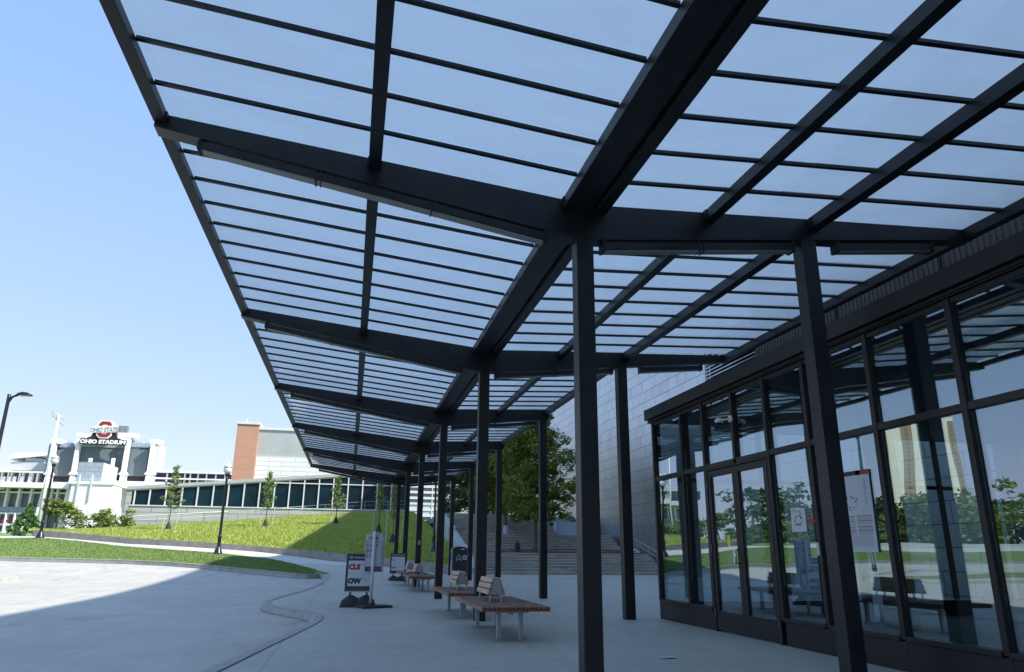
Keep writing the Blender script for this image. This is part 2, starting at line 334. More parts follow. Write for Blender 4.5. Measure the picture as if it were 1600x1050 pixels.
def text(body, size, matl, parent, name, loc, xdir, udir, ext=.002, bold=0.0, align='LEFT', sx=1.0, shear=0):
    cu = bpy.data.curves.new('t', 'FONT'); cu.body = body; cu.size = size; cu.extrude = ext; cu.offset = bold; cu.align_x = align; cu.resolution_u = 2; cu.shear = shear
    t = bpy.data.objects.new('t', cu); COL.objects.link(t); bpy.context.view_layer.update()
    me = bpy.data.meshes.new_from_object(t.evaluated_get(bpy.context.evaluated_depsgraph_get())); bpy.data.objects.remove(t)
    X = Vector(xdir).normalized()*sx; U = Vector(udir).normalized(); N = Vector(xdir).normalized().cross(U)
    off = Vector(parent.get('_loc', (0,0,0))) if parent else Vector((0,0,0)); L = Vector(loc)-off
    for v in me.vertices: v.co = L+X*v.co.x+U*v.co.y+N*v.co.z
    me.materials.clear(); me.materials.append(matl)
    o = bpy.data.objects.new(name, me); COL.objects.link(o); o.parent = parent; return o

# ------------------------------------------------------------------ terrain
CP = []
for x in (-60, -40, -25, -12, -4, 2, 8, 16):
    for y in (-30, -10, 5, 16): CP.append((x, y, 0))
for x in (0, 4, 8, 16): CP.append((x, 26, 0))
for x in (5, 8, 12, 16): CP.append((x, 38.5, 0))
PXP = [(474,899,30),(383,890.6,32),(291,881,34),(200,876.5,35.5),(0,872,37),(340,867,40),(62,842,45),(322,864,42),(438,876,37.5),(200,855.5,46),
       (600,885,43),(520,877,46.5),(400,862,50),(200,850,54),(62,838,58),(0,838,60)]
for u, v, Y in PXP: p = at(u, v, Y); CP.append(tuple(p))
CP += [(-40, 38, .75), (-70, 38, .8), (-45, 60, 2.4), (-80, 60, 2.5), (-15, 26, .1), (-12, 29, .15), (-30, 28, .15), (-10, 80, 2.3), (20, 80, 2.3), (-90, 90, 2.6), (30, 60, 2), (60, 40, 1)]
CP = np.array(CP); XY = CP[:, :2]; Dm = np.sqrt(((XY[:, None]-XY[None])**2).sum(-1))
n_ = len(CP); A = np.zeros((n_+3, n_+3)); A[:n_, :n_] = -Dm-np.eye(n_)*-.05; A[:n_, n_] = 1; A[:n_, n_+1:] = XY; A[n_, :n_] = 1; A[n_+1:, :n_] = XY.T
WT = np.linalg.solve(A, np.concatenate([CP[:, 2], [0, 0, 0]]))
def T(x, y):
    x = np.asarray(x, float); y = np.asarray(y, float)
    d = np.sqrt((x[..., None]-XY[:, 0])**2+(y[..., None]-XY[:, 1])**2)
    z = -(d@WT[:n_])+WT[n_]+WT[n_+1]*x+WT[n_+2]*y
    y0 = np.minimum(20+2.6*np.maximum(0, x+1), 38.4); s = np.clip((y-y0)/5, 0, 1); s = s*s*(3-2*s)
    z = z*s
    far = np.clip((np.hypot(x, y)-90)/60, 0, 1)
    return z*(1-far)+2.6*far*np.clip((y-20)/60, 0, 1)
def Tz(x, y): return float(T(np.array([x]), np.array([y]))[0])
def sheet(name, poly, step, dz, matl, skirt=0.0, zf=T, bbox=None):
    poly = [Vector((p[0], p[1])) for p in poly]; n = len(poly)
    # densify boundary
    B = []
    for i in range(n):
        a, b = poly[i], poly[(i+1) % n]; k = max(1, int((b-a).length/step))
        B += [a+(b-a)*j/k for j in range(k)]
    P = list(B); xs = [p.x for p in B]; ys = [p.y for p in B]
    def inside(x, y):
        c = False; j = len(poly)-1
        for i in range(len(poly)):
            if ((poly[i].y > y) != (poly[j].y > y)) and (x < (poly[j].x-poly[i].x)*(y-poly[i].y)/(poly[j].y-poly[i].y)+poly[i].x): c = not c
            j = i
        return c
    x = min(xs)+step*.5
    while x < max(xs):
        y = min(ys)+step*.5
        while y < max(ys):
            if inside(x, y): P.append(Vector((x, y)))
            y += step
        x += step
    e = [(i, (i+1) % len(B)) for i in range(len(B))]
    v, _, f, *_r = geometry.delaunay_2d_cdt(P, e, [], 1, 1e-5)
    z = zf(np.array([p.x for p in v]), np.array([p.y for p in v]))+dz
    V = [(p.x, p.y, float(z[i])) for i, p in enumerate(v)]; mb = MB(); mb.add(V, f)
    if skirt:
        zb = zf(np.array([p.x for p in B]), np.array([p.y for p in B]))+dz
        for i in range(len(B)):
            j = (i+1) % len(B)
            mb.add([(B[i].x, B[i].y, zb[i]), (B[j].x, B[j].y, zb[j]), (B[j].x, B[j].y, zb[j]-skirt), (B[i].x, B[i].y, zb[i]-skirt)], [(0, 3, 2, 1)], 1)
    o = mb.build(name, [matl, M['kerb']]); struct(o)
    o.data.polygons.foreach_set('use_smooth', [True]*len(o.data.polygons)); return o
def smooth_line(P, it=2):
    P = [Vector((p[0], p[1])) for p in P]
    for _ in range(it):
        Q = [P[0]]
        for a, b in zip(P[:-1], P[1:]): Q += [a*.75+b*.25, a*.25+b*.75]
        P = Q+[P[-1]]
    return P
def kerbline(mb, line, w, dz, drop, side=1):   # kerb with real step following the terrain
    L = [Vector((p[0], p[1])) for p in line]
    for i in range(len(L)-1):
        a, b = L[i], L[i+1]
        def nr(k):
            t = (L[min(k+1, len(L)-1)]-L[max(k-1, 0)]).normalized(); return Vector((-t.y, t.x))*side
        na, nb = nr(i), nr(i+1); q = [a, b, b+nb*w, a+na*w]; z = [Tz(p.x, p.y)+dz for p in q]
        za, zb = Tz(a.x, a.y)+dz, Tz(b.x, b.y)+dz
        c = .025
        top = [(a+na*c), (b+nb*c), q[2], q[3]]
        V = [(p.x, p.y, zz) for p, zz in zip(top, [za, zb, zb, za])]+[(a.x, a.y, za-c), (b.x, b.y, zb-c), (a.x, a.y, za-drop), (b.x, b.y, zb-drop)]
        F_ = [(0, 1, 2, 3), (4, 5, 1, 0), (6, 7, 5, 4)]
        if side < 0: F_ = [tuple(reversed(f)) for f in F_]
        mb.add(V, F_)
# ground sheet to the horizon
g = MB(); xs = sorted(set(list(np.linspace(-2500, -160, 9))+list(np.linspace(-150, 60, 71))+list(np.linspace(70, 2500, 9))))
ys = sorted(set(list(np.linspace(-1500, -110, 7))+list(np.linspace(-100, 120, 74))+list(np.linspace(140, 3500, 12))))
gx, gy = np.meshgrid(xs, ys); gz = T(gx, gy)-.17
g.add([(float(a), float(b), float(c)) for a, b, c in zip(gx.ravel(), gy.ravel(), gz.ravel())],
      [(j*len(xs)+i, j*len(xs)+i+1, (j+1)*len(xs)+i+1, (j+1)*len(xs)+i) for j in range(len(ys)-1) for i in range(len(xs)-1)])
o = g.build('ground', M['lawn']); struct(o)
# kerb lines (photo pixel + distance)
def P2(u, v, Y): p = at(u, v, Y); return (p.x, p.y)
KL = [(-3.6, -12), (-2.9, -4), (-2.3, 1), (-1.75, 4.8), (-1.29, 7.86), (-.95, 10.2), (-.62, 12.3), (-.50, 13.6), (-.62, 14.6), (-1.1, 15.6), (-1.55, 16.5), (-1.84, 17.7), (-1.80, 19.0), (-1.45, 21.5), (-1.1, 25), (-.85, 28.5), (-.9, 30.2), (-1.2, 31)]
plazaedge = smooth_line(KL, 2)
lawnF = smooth_line([P2(514, 892.5, 31.6), P2(500, 898, 30.7), P2(474, 899.5, 30), P2(430, 896, 31), P2(383, 890.6, 32), P2(291, 881, 34), P2(200, 876.5, 35.5), P2(100, 874, 36.3), P2(0, 872, 37), (-24, 38.5), (-45, 38), (-75, 34)], 1)
lawnB = smooth_line([P2(514, 892.5, 31.6), P2(438, 876, 37.5), P2(322, 864.5, 42), P2(200, 855.5, 46), P2(62, 842.5, 47), (-28, 48), (-50, 49), (-75, 49)], 1)
wallL = [P2(700, 898, 38.5), P2(600, 885, 43), P2(520, 877, 46.5), P2(400, 862, 50), P2(200, 850, 54), P2(50, 837, 58)]
road = [(-80, -40), (-2.9, -40), (-2.9, -12)]+[(p.x, p.y) for p in plazaedge]+[(p.x, p.y) for p in lawnF]+[(-80, 34)]
sheet('road', road, 2.0, -.13, M['road'])
plz = [(17.4, -30), (17.4, 38.7), (6.3, 38.7), (5.0, 38.5)]+[tuple(Vector(p)) for p in wallL[1:]]+[(-30, 62), (-50, 64), (-75, 64), (-75, 49)]
plz += [(p.x, p.y) for p in reversed(lawnB)][1:]+[(p.x, p.y) for p in reversed(plazaedge)]+[(-3.6, -30)]
sheet('pavement', plz, 1.5, 0, M['plaza'])
walkp = [(p.x, p.y) for p in lawnB[2:]]+[(-75, 53), (-50, 53)]+[tuple(Vector(p)+Vector((-.0, -.02))) for p in reversed(wallL[1:])]
sheet('path', walkp, 1.5, .004, M['walk'])
sheet('lawn', [(p.x, p.y) for p in lawnF]+[(p.x, p.y) for p in reversed(lawnB)], 1.2, .035, M['lawn'], skirt=.05)
kb = MB(); kerbline(kb, plazaedge, .17, .006, .15, -1); kerbline(kb, lawnF, .2, .04, .2, -1)
for ln_, w_, sd__ in ((plazaedge, .17, -1), (lawnF, .2, -1)):
    b0 = len(kb.v)
    L_ = [Vector((p[0], p[1])) for p in ln_]
    for i in range(len(L_)-1):
        t0 = (L_[min(i+1, len(L_)-1)]-L_[max(i-1, 0)]).normalized(); t1 = (L_[min(i+2, len(L_)-1)]-L_[i]).normalized()
        n0, n1 = Vector((t0.y, -t0.x)), Vector((t1.y, -t1.x)); a, b = L_[i], L_[i+1]
        for q0, q1, dz_ in ((w_-.002, w_+.009, .0095), (-.014, -.002, -.121)):
            P4 = [a+n0*q0, b+n1*q0, b+n1*q1, a+n0*q1]
            kb.add([(p.x, p.y, Tz(p.x, p.y)+dz_) for p in P4], [(3, 2, 1, 0)], 1)
struct(kb.build('kerb', [M['kerb'], M['joint']]))
isl = [Vector((-21+10*math.cos(a), 29.3+2.3*math.sin(a))) for a in np.linspace(0, 2*math.pi, 48)]
sheet('traffic_island', [(p.x, p.y) for p in isl[:-1]], 1.0, .0, M['kerb'], skirt=.16)
isg = [((p.x+21)*.88-21.6, (p.y-29.3)*.62+29.4) for p in isl[:-1]]
sheet('island_lawn', isg, 1.0, .03, M['lawn'], skirt=.04)
# lawns and path across the road (mirrored by the lobby glass)
def rp(a, b): return [(-14, a), (-14, b)]
sheet('far_lawn', [(-13, -30), (-12.5, 10), (-13.5, 21), (-30, 22.5), (-60, 26), (-90, 26), (-90, -30)], 4, .0, M['lawn'], skirt=.15)
sheet('far_path', [(-38, -30), (-36, 10), (-42, 24), (-47, 25.5), (-40.5, 10), (-42, -30)], 3, .012, M['walk'])

# ------------------------------------------------------------------ hill
WX = [p[0] for p in wallL][::-1]; WY = [p[1] for p in wallL][::-1]; WZ = [Tz(*p)+h for p, h in zip(wallL, (.47, .46, .46, .34, .38, .42))][::-1]
RG = [at(115, 830, 64), at(200, 824, 68), at(352, 815, 71), at(474, 806, 73), at(570, 801.5, 73.5), at(675, 801, 73.5)]
RX = [p.x for p in RG]; RY = [p.y for p in RG]; RZ = [p.z for p in RG]
def hillz(x, y):
    x = np.asarray(x, float); y = np.asarray(y, float)
    yw = np.interp(x, WX, WY); zw = np.interp(x, WX, WZ); yr = np.interp(x, RX, RY); zr = np.interp(x, RX, RZ)
    t = np.clip((y-yw)/(yr-yw), 0, 1.0); return zw+(zr-zw)*(t**.92)-.03
def hz(x, y): return float(hillz(np.array([x]), np.array([y]))[0])
def hit(u, v, f=hz, y0=39, y1=74):
    best = None; Y = y0
    while Y < y1:
        p = at(u, v, Y)
        if f(p.x, p.y) >= p.z: return Vector((p.x, p.y, f(p.x, p.y)))
        Y += .1
    p = at(u, v, y1-1); return Vector((p.x, p.y, f(p.x, p.y)))
hp = [(x, y+.18) for x, y in zip(WX, WY)]+[(6.1, 38.75), (6.1, 77)]+[(p.x, 77) for p in reversed(RG[1:])]+[(RX[0]-1.5, RY[0])]
sheet('hill', hp, 1.2, 0, M['hillsoil'], zf=hillz)
def blades(name, pts, h0, h1, w, matl):
    n = len(pts); P = np.array(pts); V = np.zeros((n, 3, 3)); a = RS.rand(n)*6.283; h = h0+(h1-h0)*RS.rand(n); ln = .7*h
    b = RS.rand(n)*6.283; c, s = np.cos(a), np.sin(a)
    V[:, 0] = P-np.stack([c*w, s*w, 0*c+.02], 1); V[:, 1] = P+np.stack([c*w, s*w, 0*c-.02], 1)
    V[:, 2] = P+np.stack([np.cos(b)*ln*RS.rand(n), np.sin(b)*ln*RS.rand(n), h], 1)
    me = bpy.data.meshes.new(name); me.from_pydata(V.reshape(-1, 3).tolist(), [], np.arange(3*n).reshape(n, 3).tolist()); me.materials.append(matl)
    o = bpy.data.objects.new(name, me); COL.objects.link(o); return o
pts = []
while len(pts) < 110000:
    x = RS.uniform(RX[0]-1, 6.0, 60000); y = 38.8+36*RS.rand(60000)**1.0
    yw = np.interp(x, WX, WY)+.1; yr = np.interp(x, RX, RY)+1.5; k = (y > yw) & (y < yr); x, y = x[k], y[k]
    cl = np.sin(x*5.1+np.sin(y*4))*np.sin(y*4.3+np.sin(x*3.7)); k = RS.rand(len(x)) < .55+.4*cl; x, y = x[k], y[k]
    pts += list(zip(x.tolist(), y.tolist(), hillz(x, y).tolist()))
o = blades('ground_cover', pts[:110000], .07, .22, .04, M['blade'])
struct(tag(o, 'bright lime green sedge covering the slope behind the low concrete wall', 'ground cover'), 'stuff')
pl_ = []
LF = [(p.x, p.y) for p in lawnF]; LB = [(p.x, p.y) for p in lawnB]
fx = sorted(LF); bx_ = sorted(LB)
xx = RS.uniform(-26, -1.3, 70000); ya = np.interp(xx, [q[0] for q in fx], [q[1] for q in fx])+.25; yb_ = np.interp(xx, [q[0] for q in bx_], [q[1] for q in bx_])-.1
yy_ = ya+(yb_-ya)*RS.rand(70000); ok = yb_ > ya; xx, yy_ = xx[ok], yy_[ok]
o = blades('lawn_grass', list(zip(xx.tolist(), yy_.tolist(), (T(xx, yy_)+.03).tolist())), .03, .075, .03, M['lawnblade'])
struct(tag(o, 'short mown grass of the curved lawn beside the road', 'grass'), 'stuff')
# low retaining wall
rw = MB(); wl = [Vector((p[0], p[1])) for p in wallL]
for i in range(len(wl)-1):
    a, b = wl[i], wl[i+1]; k = 6; 
    for j in range(k):
        p, q = a+(b-a)*j/k, a+(b-a)*(j+1)/k; t = (b-a).normalized(); nn = Vector((t.y, -t.x))*(.2)
        hA = [.47, .46, .46, .34, .38, .42]; za, zb = hA[i]+(hA[i+1]-hA[i])*j/k, hA[i]+(hA[i+1]-hA[i])*(j+1)/k
        pz, qz = Tz(p.x, p.y), Tz(q.x, q.y)
        V = [(p.x, p.y, pz-.2), (q.x, q.y, qz-.2), (q.x+nn.x, q.y+nn.y, qz-.2), (p.x+nn.x, p.y+nn.y, pz-.2)]
        V += [(p.x, p.y, pz+za), (q.x, q.y, qz+zb), (q.x+nn.x, q.y+nn.y, qz+zb), (p.x+nn.x, p.y+nn.y, pz+za)]
        rw.add(V, [(0,1,5,4), (1,2,6,5), (2,3,7,6), (3,0,4,7), (4,5,6,7)])
tag(rw.build('retaining_wall', M['wallconc']), 'low curving concrete retaining wall at the foot of the green slope', 'wall')

# ------------------------------------------------------------------ steps
st = thing('stairs', 'broad grey concrete stairs in three flights between slope and metal building', 'stairs', (6.3, 38.7, 0))
mb = MB()
def flight(y0, z0, n, rise, run, x0, x1):
    nz = MB()
    for i in range(n):
        mb.box(x0, x1, y0+i*run, y0+n*run+3.5, z0+i*rise-(.3 if i == 0 else 0), z0+(i+1)*rise-.002)
        nz.box(x0+.002, x1-.002, y0+i*run-.006, y0+i*run+.05, z0+(i+1)*rise-.028, z0+(i+1)*rise+.001)
    nz.build('step_edges', M['nosing'], st)
flight(38.7, 0, 7, .157, .36, 6.62, 17.0); mb.build('lower_flight', M['stepconc'], st, bevel=.012)
mb = MB(); flight(45.0, 1.10, 7, .165, .4, 6.62, 17.0); mb.build('middle_flight', M['stepconc'], st, bevel=.012)
mb = MB(); flight(51.0, 2.255, 9, .175, .38, 6.62, 14.2); mb.box(6.62, 17.4, 57.5, 80, 3.4, 3.82); mb.build('upper_flight', M['stepconc'], st, bevel=.012)
mb = MB()
def slab(a, b, x0, x1, th=.3): mb.prism([(x0, a[0], a[1]), (x0, b[0], b[1]), (x0, b[0], b[1]-th-.6), (x0, a[0], a[1]-th)], (x1-x0, 0, 0))
slab((38.6, .35), (42.9, 1.55), 6.1, 6.61, 1.0)
slab((43.0, 1.50), (47.2, 2.42), 6.1, 6.61, 1.0); slab((47.5, 2.62), (55, 4.1), 6.1, 6.6, 1.2)
mb.build('side_kerb', M['paleconc'], st, bevel=.02)
mb = MB(); slab((39.6, .42), (43.2, 1.42), 16.75, 17.05, 1.0); mb.build('side_kerb', M['paleconc'], st, bevel=.02)
mb = MB(); mb.tube([(16.9, 39.6, .2), (16.9, 39.6, 1.2), (16.9, 43.3, 2.05), (16.9, 43.3, 1.3)], .03)
mb.tube([(16.9, 39.8, .95), (16.9, 43.2, 1.75)], .022)
for t in (.33, .66): mb.tube([(16.9, 39.6+3.7*t, .5+t), (16.9, 39.6+3.7*t, 1.2+.85*t)], .022)
mb.build('handrail', M['galv'], st, smooth=True)
mb = MB(); mb.tube([(14.4, 51.1, 2.3), (14.4, 51.1, 3.3), (14.4, 55, 4.9), (14.4, 57, 4.95)], .03)
for t in (.3, .6, .9): mb.tube([(14.4, 51+4*t, 2.3+1.5*t), (14.4, 51+4*t, 3.3+1.6*t)], .02)
mb.build('handrail', M['galv'], st)
mb = MB(); mb.box(14.3, 17.3, 51.2, 52, 2.25, 3.25); mb.box(14.3, 17.3, 52, 60, 2.2, 3.0); mb.build('ramp_wall', M['bluepanel'], st)
mb = MB(); mb.prism([(9.0, 42.3, 1.102), (17.0, 41.6, 1.102), (17.0, 44.9, 1.102), (8.2, 44.9, 1.102)], (0, 0, .06)); 
for i in range(500):
    x = RS.uniform(9, 16.8); y = RS.uniform(42.2, 44.8); s = RS.uniform(.03, .08); z = 1.16+RS.rand()*.05+.10*math.exp(-((x-13)**2)/8)
    mb.add([(x-s, y, z), (x+s, y+s*.4, z+s*.3), (x, y+s, z+s)], [(0, 1, 2)])
tag(mb.build('planting_bed', M['mulch']), 'bed of reddish brown mulch under the big trees on the stair landing', 'flower bed')

# ------------------------------------------------------------------ canopy
can = thing('bus_canopy', 'long dark steel canopy with translucent glass butterfly roof over the pavement', 'canopy', (2.2, 6.7, 0))
Y1, S = 6.695, 6.0
KS = list(range(-2, 7))                       # frame k stands at Y1+S*(k-1)
def ky(k): return Y1+S*(k-1)
def zl(x): return 5.156-.1092*(x+1.983)       # roof line of the left wing
def zr(x): return 4.700+.0459*(x-2.453)       # right wing
def xe(k): return 7.01 if k <= 2 else 5.02
for k in KS:
    y = ky(k); X2 = xe(k)+(.13 if k <= 2 else .03); zb = 4.304+(X2-2.309)*.0985
    mb = MB(); pl = [(-2.13, 5.019), (-2.13, 5.168), (1.964, zl(1.964)-.004), (2.21, 4.66), (2.453, zr(2.453)-.004), (X2, zr(X2)-.004), (X2, zb), (2.309, 4.281), (2.10, 4.281)]
    mb.prism([(x, y-.004, z) for x, z in pl], (0, .192, 0)); mb.build('roof_beam', M['steel'], can, bevel=.004)
    if k >= -2:
        mb = MB(); mb.box(2.118, 2.302, y, y+.184, -.05, 4.30)
        mb.build('column', M['steel'], can, bevel=.006)
        mb = MB(); mb.box(4.789, 4.973, y, y+.184, -.05, 4.56); mb.build('column', M['steel'], can, bevel=.006)
for k in KS[:-1]:
    a, b = ky(k)+.188, ky(k+1)-.004; wide = k < 2
    def pur(name, x0, x1, z0, z1): MB().box(x0, x1, a, b, z0, z1).build(name, M['steel'], can, bevel=.003)
    pur('eave_beam', -2.136, -2.018, 5.068, zl(-2.02)); pur('purlin', -.076, .049, 4.803, zl(0)-.01)
    mb = MB(); mb.box(1.964, 2.078, a, b, 4.589, zl(2.0)-.004); mb.box(2.082, 2.262, a, b, 4.60, 4.66); mb.box(2.262, 2.332, a, b, 4.664, 4.69)
    mb.box(2.332, 2.453, a, b, 4.592, 4.694); mb.build('gutter', M['steel'], can, bevel=.003)
    pur('purlin', 3.596, 3.71, 4.624, zr(3.6)-.003); pur('purlin' if wide else 'edge_beam', 4.893, 5.018, 4.668, zr(4.9)-.003)
    if wide: pur('edge_beam', 7.014, 7.132, 4.783, zr(7.01))
    for x0, x1, z0, z1 in ((-2.03, -2.018, 5.075, 5.15), (-.088, -.077, 4.81, 4.92), (1.952, 1.963, 4.60, 4.715), (3.584, 3.595, 4.63, 4.75), (4.881, 4.892, 4.675, 4.80)):
        MB().box(x0 if x0 > -2 else -2.017, x1 if x0 > -2 else -2.005, b-.075, b, z0, z1).build('connection_plate', M['steel2'], can)
    # glass of the bay
    for nm, x0, x1, zf in (('roof_glazing', -2.11, 2.02, zl), ('roof_glazing', 2.40, 7.10 if wide else 5.0, zr)):
        mb = MB()
        for n in range(10):
            ya = ky(k)+.092+.6*n+.006; yb = ya+.588
            mb.prism([(x0, ya, zf(x0)+.031), (x1, ya, zf(x1)+.031), (x1, yb, zf(x1)+.031), (x0, yb, zf(x0)+.031)], (0, 0, .014))
        for q_ in range(len(mb.f)):
            zz = [mb.v[i_][2]-zf(mb.v[i_][0]) for i_ in mb.f[q_]]
            if min(zz) > .04: mb.mi[q_] = 1
        mb.build(nm, [M['roofglass'], M['frost']], can)
allb = []
for k in KS[:-1]:
    for n in range(0, 10): allb.append((ky(k)+.092+.6*n, k, n))
vis = [q for q in allb if q[0] > 4.8 and q[2] != 0]; vis = vis[:50]
rest = [q for q in allb if q not in vis]
def gbar(mb, yb, k):
    x1 = 7.08 if k < 2 else 5.0
    mb.prism([(-2.02, yb-.022, zl(-2.02)-.002), (-2.02, yb+.022, zl(-2.02)-.002), (-2.02, yb+.022, zl(-2.02)+.028), (-2.02, yb-.022, zl(-2.02)+.028)], (3.99, 0, -.1092*3.99))
def gbar2(mb, yb, k):
    x1 = 7.05 if k < 2 else 5.0
    mb.prism([(2.44, yb-.022, zr(2.44)-.002), (2.44, yb+.022, zr(2.44)-.002), (2.44, yb+.022, zr(2.44)+.028), (2.44, yb-.022, zr(2.44)+.028)], (x1-2.44, 0, .0459*(x1-2.44)))
for yb, k, n in vis:
    mb = MB(); gbar(mb, yb, k); mb.build('glazing_bar', M['steel'], can)
    mb = MB(); gbar2(mb, yb, k); mb.build('glazing_bar', M['steel'], can)
mb = MB()
for yb, k, n in rest+[(ky(6)+.092, 5, 0)]: gbar(mb, yb, k); gbar2(mb, yb, k)
struct(mb.build('glazing_bars', M['steel'], can), 'stuff')
mb = MB()
for k in (1, 2, 3, 4, 5, 6): mb.box(2.06, 2.36, ky(k)-.06, ky(k)+.244, .002, .012)
mb = MB(); mb.box(2.19, 2.26, ky(4)-.012, ky(4)-.001, 1.32, 1.46); mb.build('junction_plate', M['galv'], can)
mb = MB(); mb.box(2.135, 2.165, ky(2)-.0, ky(2)+.0, 0, 0)
# linear lights under the beams
ORD = {0: 'overhead', 1: 'first', 2: 'second', 3: 'third', 4: 'fourth', 5: 'fifth', 6: 'sixth'}
def zbl(x): return 5.019-.1752*(x+2.13)
def zbr(x): return 4.281+(x-2.309)*.0985
for k in range(1, 7):
    y = ky(k)
    segs = [(-1.72, 1.80, zbl, 'under the sloping left wing', (.33, .66)), (2.40, 4.70, zbr, 'between the two columns', (.5,))]
    if k <= 2: segs.append((5.25, 6.55, zbr, 'beside the building end', ()))
    for x0, x1, zf, where, br in segs:
        t = thing('linear_light', f'slim black linear light {where}, {ORD[k]} cross beam from the front', 'light', ((x0+x1)/2, y+.06, zf((x0+x1)/2)-.06), 'linear lights under the canopy beams')
        mb = MB(); dz = zf(x1)-zf(x0)
        mb.prism([(x0, y+.0, zf(x0)-.025), (x0, y+.12, zf(x0)-.025), (x0, y+.12, zf(x0)-.11), (x0, y, zf(x0)-.105)], (x1-x0, 0, dz)); mb.build('housing', M['steel'], t)
        mb = MB(); mb.prism([(x0+.03, y+.01, zf(x0)-.1075), (x0+.03, y+.11, zf(x0)-.1105), (x0+.03, y+.11, zf(x0)-.122), (x0+.03, y+.01, zf(x0)-.119)], (x1-x0-.06, 0, dz)); mb.build('lens', M['fixture'], t)
        for f in list(br)+[.008, .992]:
            x = x0+(x1-x0)*f; mb = MB(); w = .03 if f in br else .015
            mb.box(x-w, x-w+.012, y-.008, y+.128, zf(x)-.125, zf(x)-.001); mb.box(x+w-.012, x+w, y-.008, y+.128, zf(x)-.125, zf(x)-.001); mb.build('bracket', M['steel'], t)

# ------------------------------------------------------------------ lobby (glass vestibule)
GX = 5.52
ves = thing('glass_entrance', 'dark framed glass entrance lobby with double doors behind the canopy columns', 'entrance', (GX, 9.8, 0))
MU = [12.83, 11.62, 10.80, 9.835, 8.935, 8.0, 6.785, 5.575, 4.37, 3.16, 1.95, .74, -.47]
YE = -.5
def vb(name, mt, *bx, bevel=.004, par=None):
    mb = MB()
    for b_ in bx: mb.box(*b_)
    return mb.build(name, mt, par or ves, bevel=bevel)
# fascia and roof
mb = MB(); mb.box(GX-.12, GX+.10, YE, 12.98, 3.56, 3.76); mb.box(GX-.06, GX+.1, YE, 12.95, 3.50, 3.556); mb.box(GX-.085, GX-.065, YE, 12.93, 3.515, 3.53)
mb.build('fascia', M['steel2'], ves, bevel=.004)
vb('roof', M['steel2'], (GX+.104, 14.2, YE, 12.95, 3.52, 3.70))
for i, y in enumerate(MU):
    z0 = .30 if i != 3 else 2.46
    w = .035
    vb('mullion', M['steel2'], (GX-.035, GX+.08, y-w, y+w, z0, 3.498))
    vb('mullion', M['steel2'], (GX+.084, GX+.12, y-w*.7, y+w*.7, z0, 3.498), bevel=0)
for a, b in zip(MU[1:], MU[:-1]):
    a2, b2 = a+.036, b-.036
    vb('transom', M['steel2'], (GX-.03, GX+.078, a2, b2, 2.40, 2.475))
    vb('top_rail', M['steel2'], (GX-.02, GX+.06, a2, b2, 3.44, 3.496))
    vb('window_pane', M['glass'], (GX+.012, GX+.022, a2, b2, 2.478, 3.438), bevel=0)
    if (a, b) not in ((9.835, 10.80), (8.935, 9.835)):
        vb('bottom_rail', M['steel2'], (GX-.05, GX+.078, a2, b2, .285, .335))
        vb('kick_panel', M['steel2'], (GX-.02, GX+.06, a-.034, b-.036, .0, .283))
        mb = MB(); vb('window_pane', M['glass'], (GX+.012, GX+.022, a2, b2, .338, 2.398), bevel=0)
vb('corner_panel', M['steel2'], (GX-.022, GX+.08, 12.796, 12.87, 0, .283))
# doors
vb('door_frame', M['steel2'], (GX-.04, GX+.08, 8.972, 10.762, 2.37, 2.398), (GX-.04, GX+.08, 8.972, 9.005, .0, 2.37), (GX-.04, GX+.08, 10.73, 10.762, .0, 2.37))
for (a, b, hs) in ((9.01, 9.865, 1), (9.872, 10.725, -1)):
    d = vb('door', M['steel2'], (GX-.028, GX+.03, a, a+.085, .02, 2.36), (GX-.028, GX+.03, b-.085, b, .02, 2.36), (GX-.028, GX+.03, a+.085, b-.085, 2.27, 2.36), (GX-.028, GX+.03, a+.085, b-.085, .02, .29))
    g_ = vb('glass', M['glass'], (GX+.0, GX+.01, a+.086, b-.086, .291, 2.269), bevel=0, par=d); 
    if hs < 0: 
        vb('sticker', M['yellow'], (GX-.004, GX-.001, 10.19, 10.28, 1.22, 1.38), bevel=.03, par=d)  # yellow patch standing in for a reflection in the door glass, nothing stuck on
        mb = MB(); y = a+.04
        mb.tube([(GX-.028, y, .98), (GX-.09, y, .98), (GX-.09, y, 1.17), (GX-.028, y, 1.17)], .012); mb.tube([(GX-.09, y, .98), (GX-.10, y+.02, 1.0), (GX-.10, y+.02, 1.15), (GX-.09, y, 1.17)], .012)
        mb.build('handle', M['chrome'], d, smooth=True)
    for z in (.26, 1.2, 2.15):
        yy = a if hs > 0 else b
        mb = MB(); mb.box(GX-.045, GX-.029, yy-.02, yy+.02, z-.06, z+.06); mb.build('hinge', M['blackplastic'], d)
vb('card_reader', M['lensgrey'], (GX-.06, GX-.036, 7.985, 8.02, 1.10, 1.25)); 
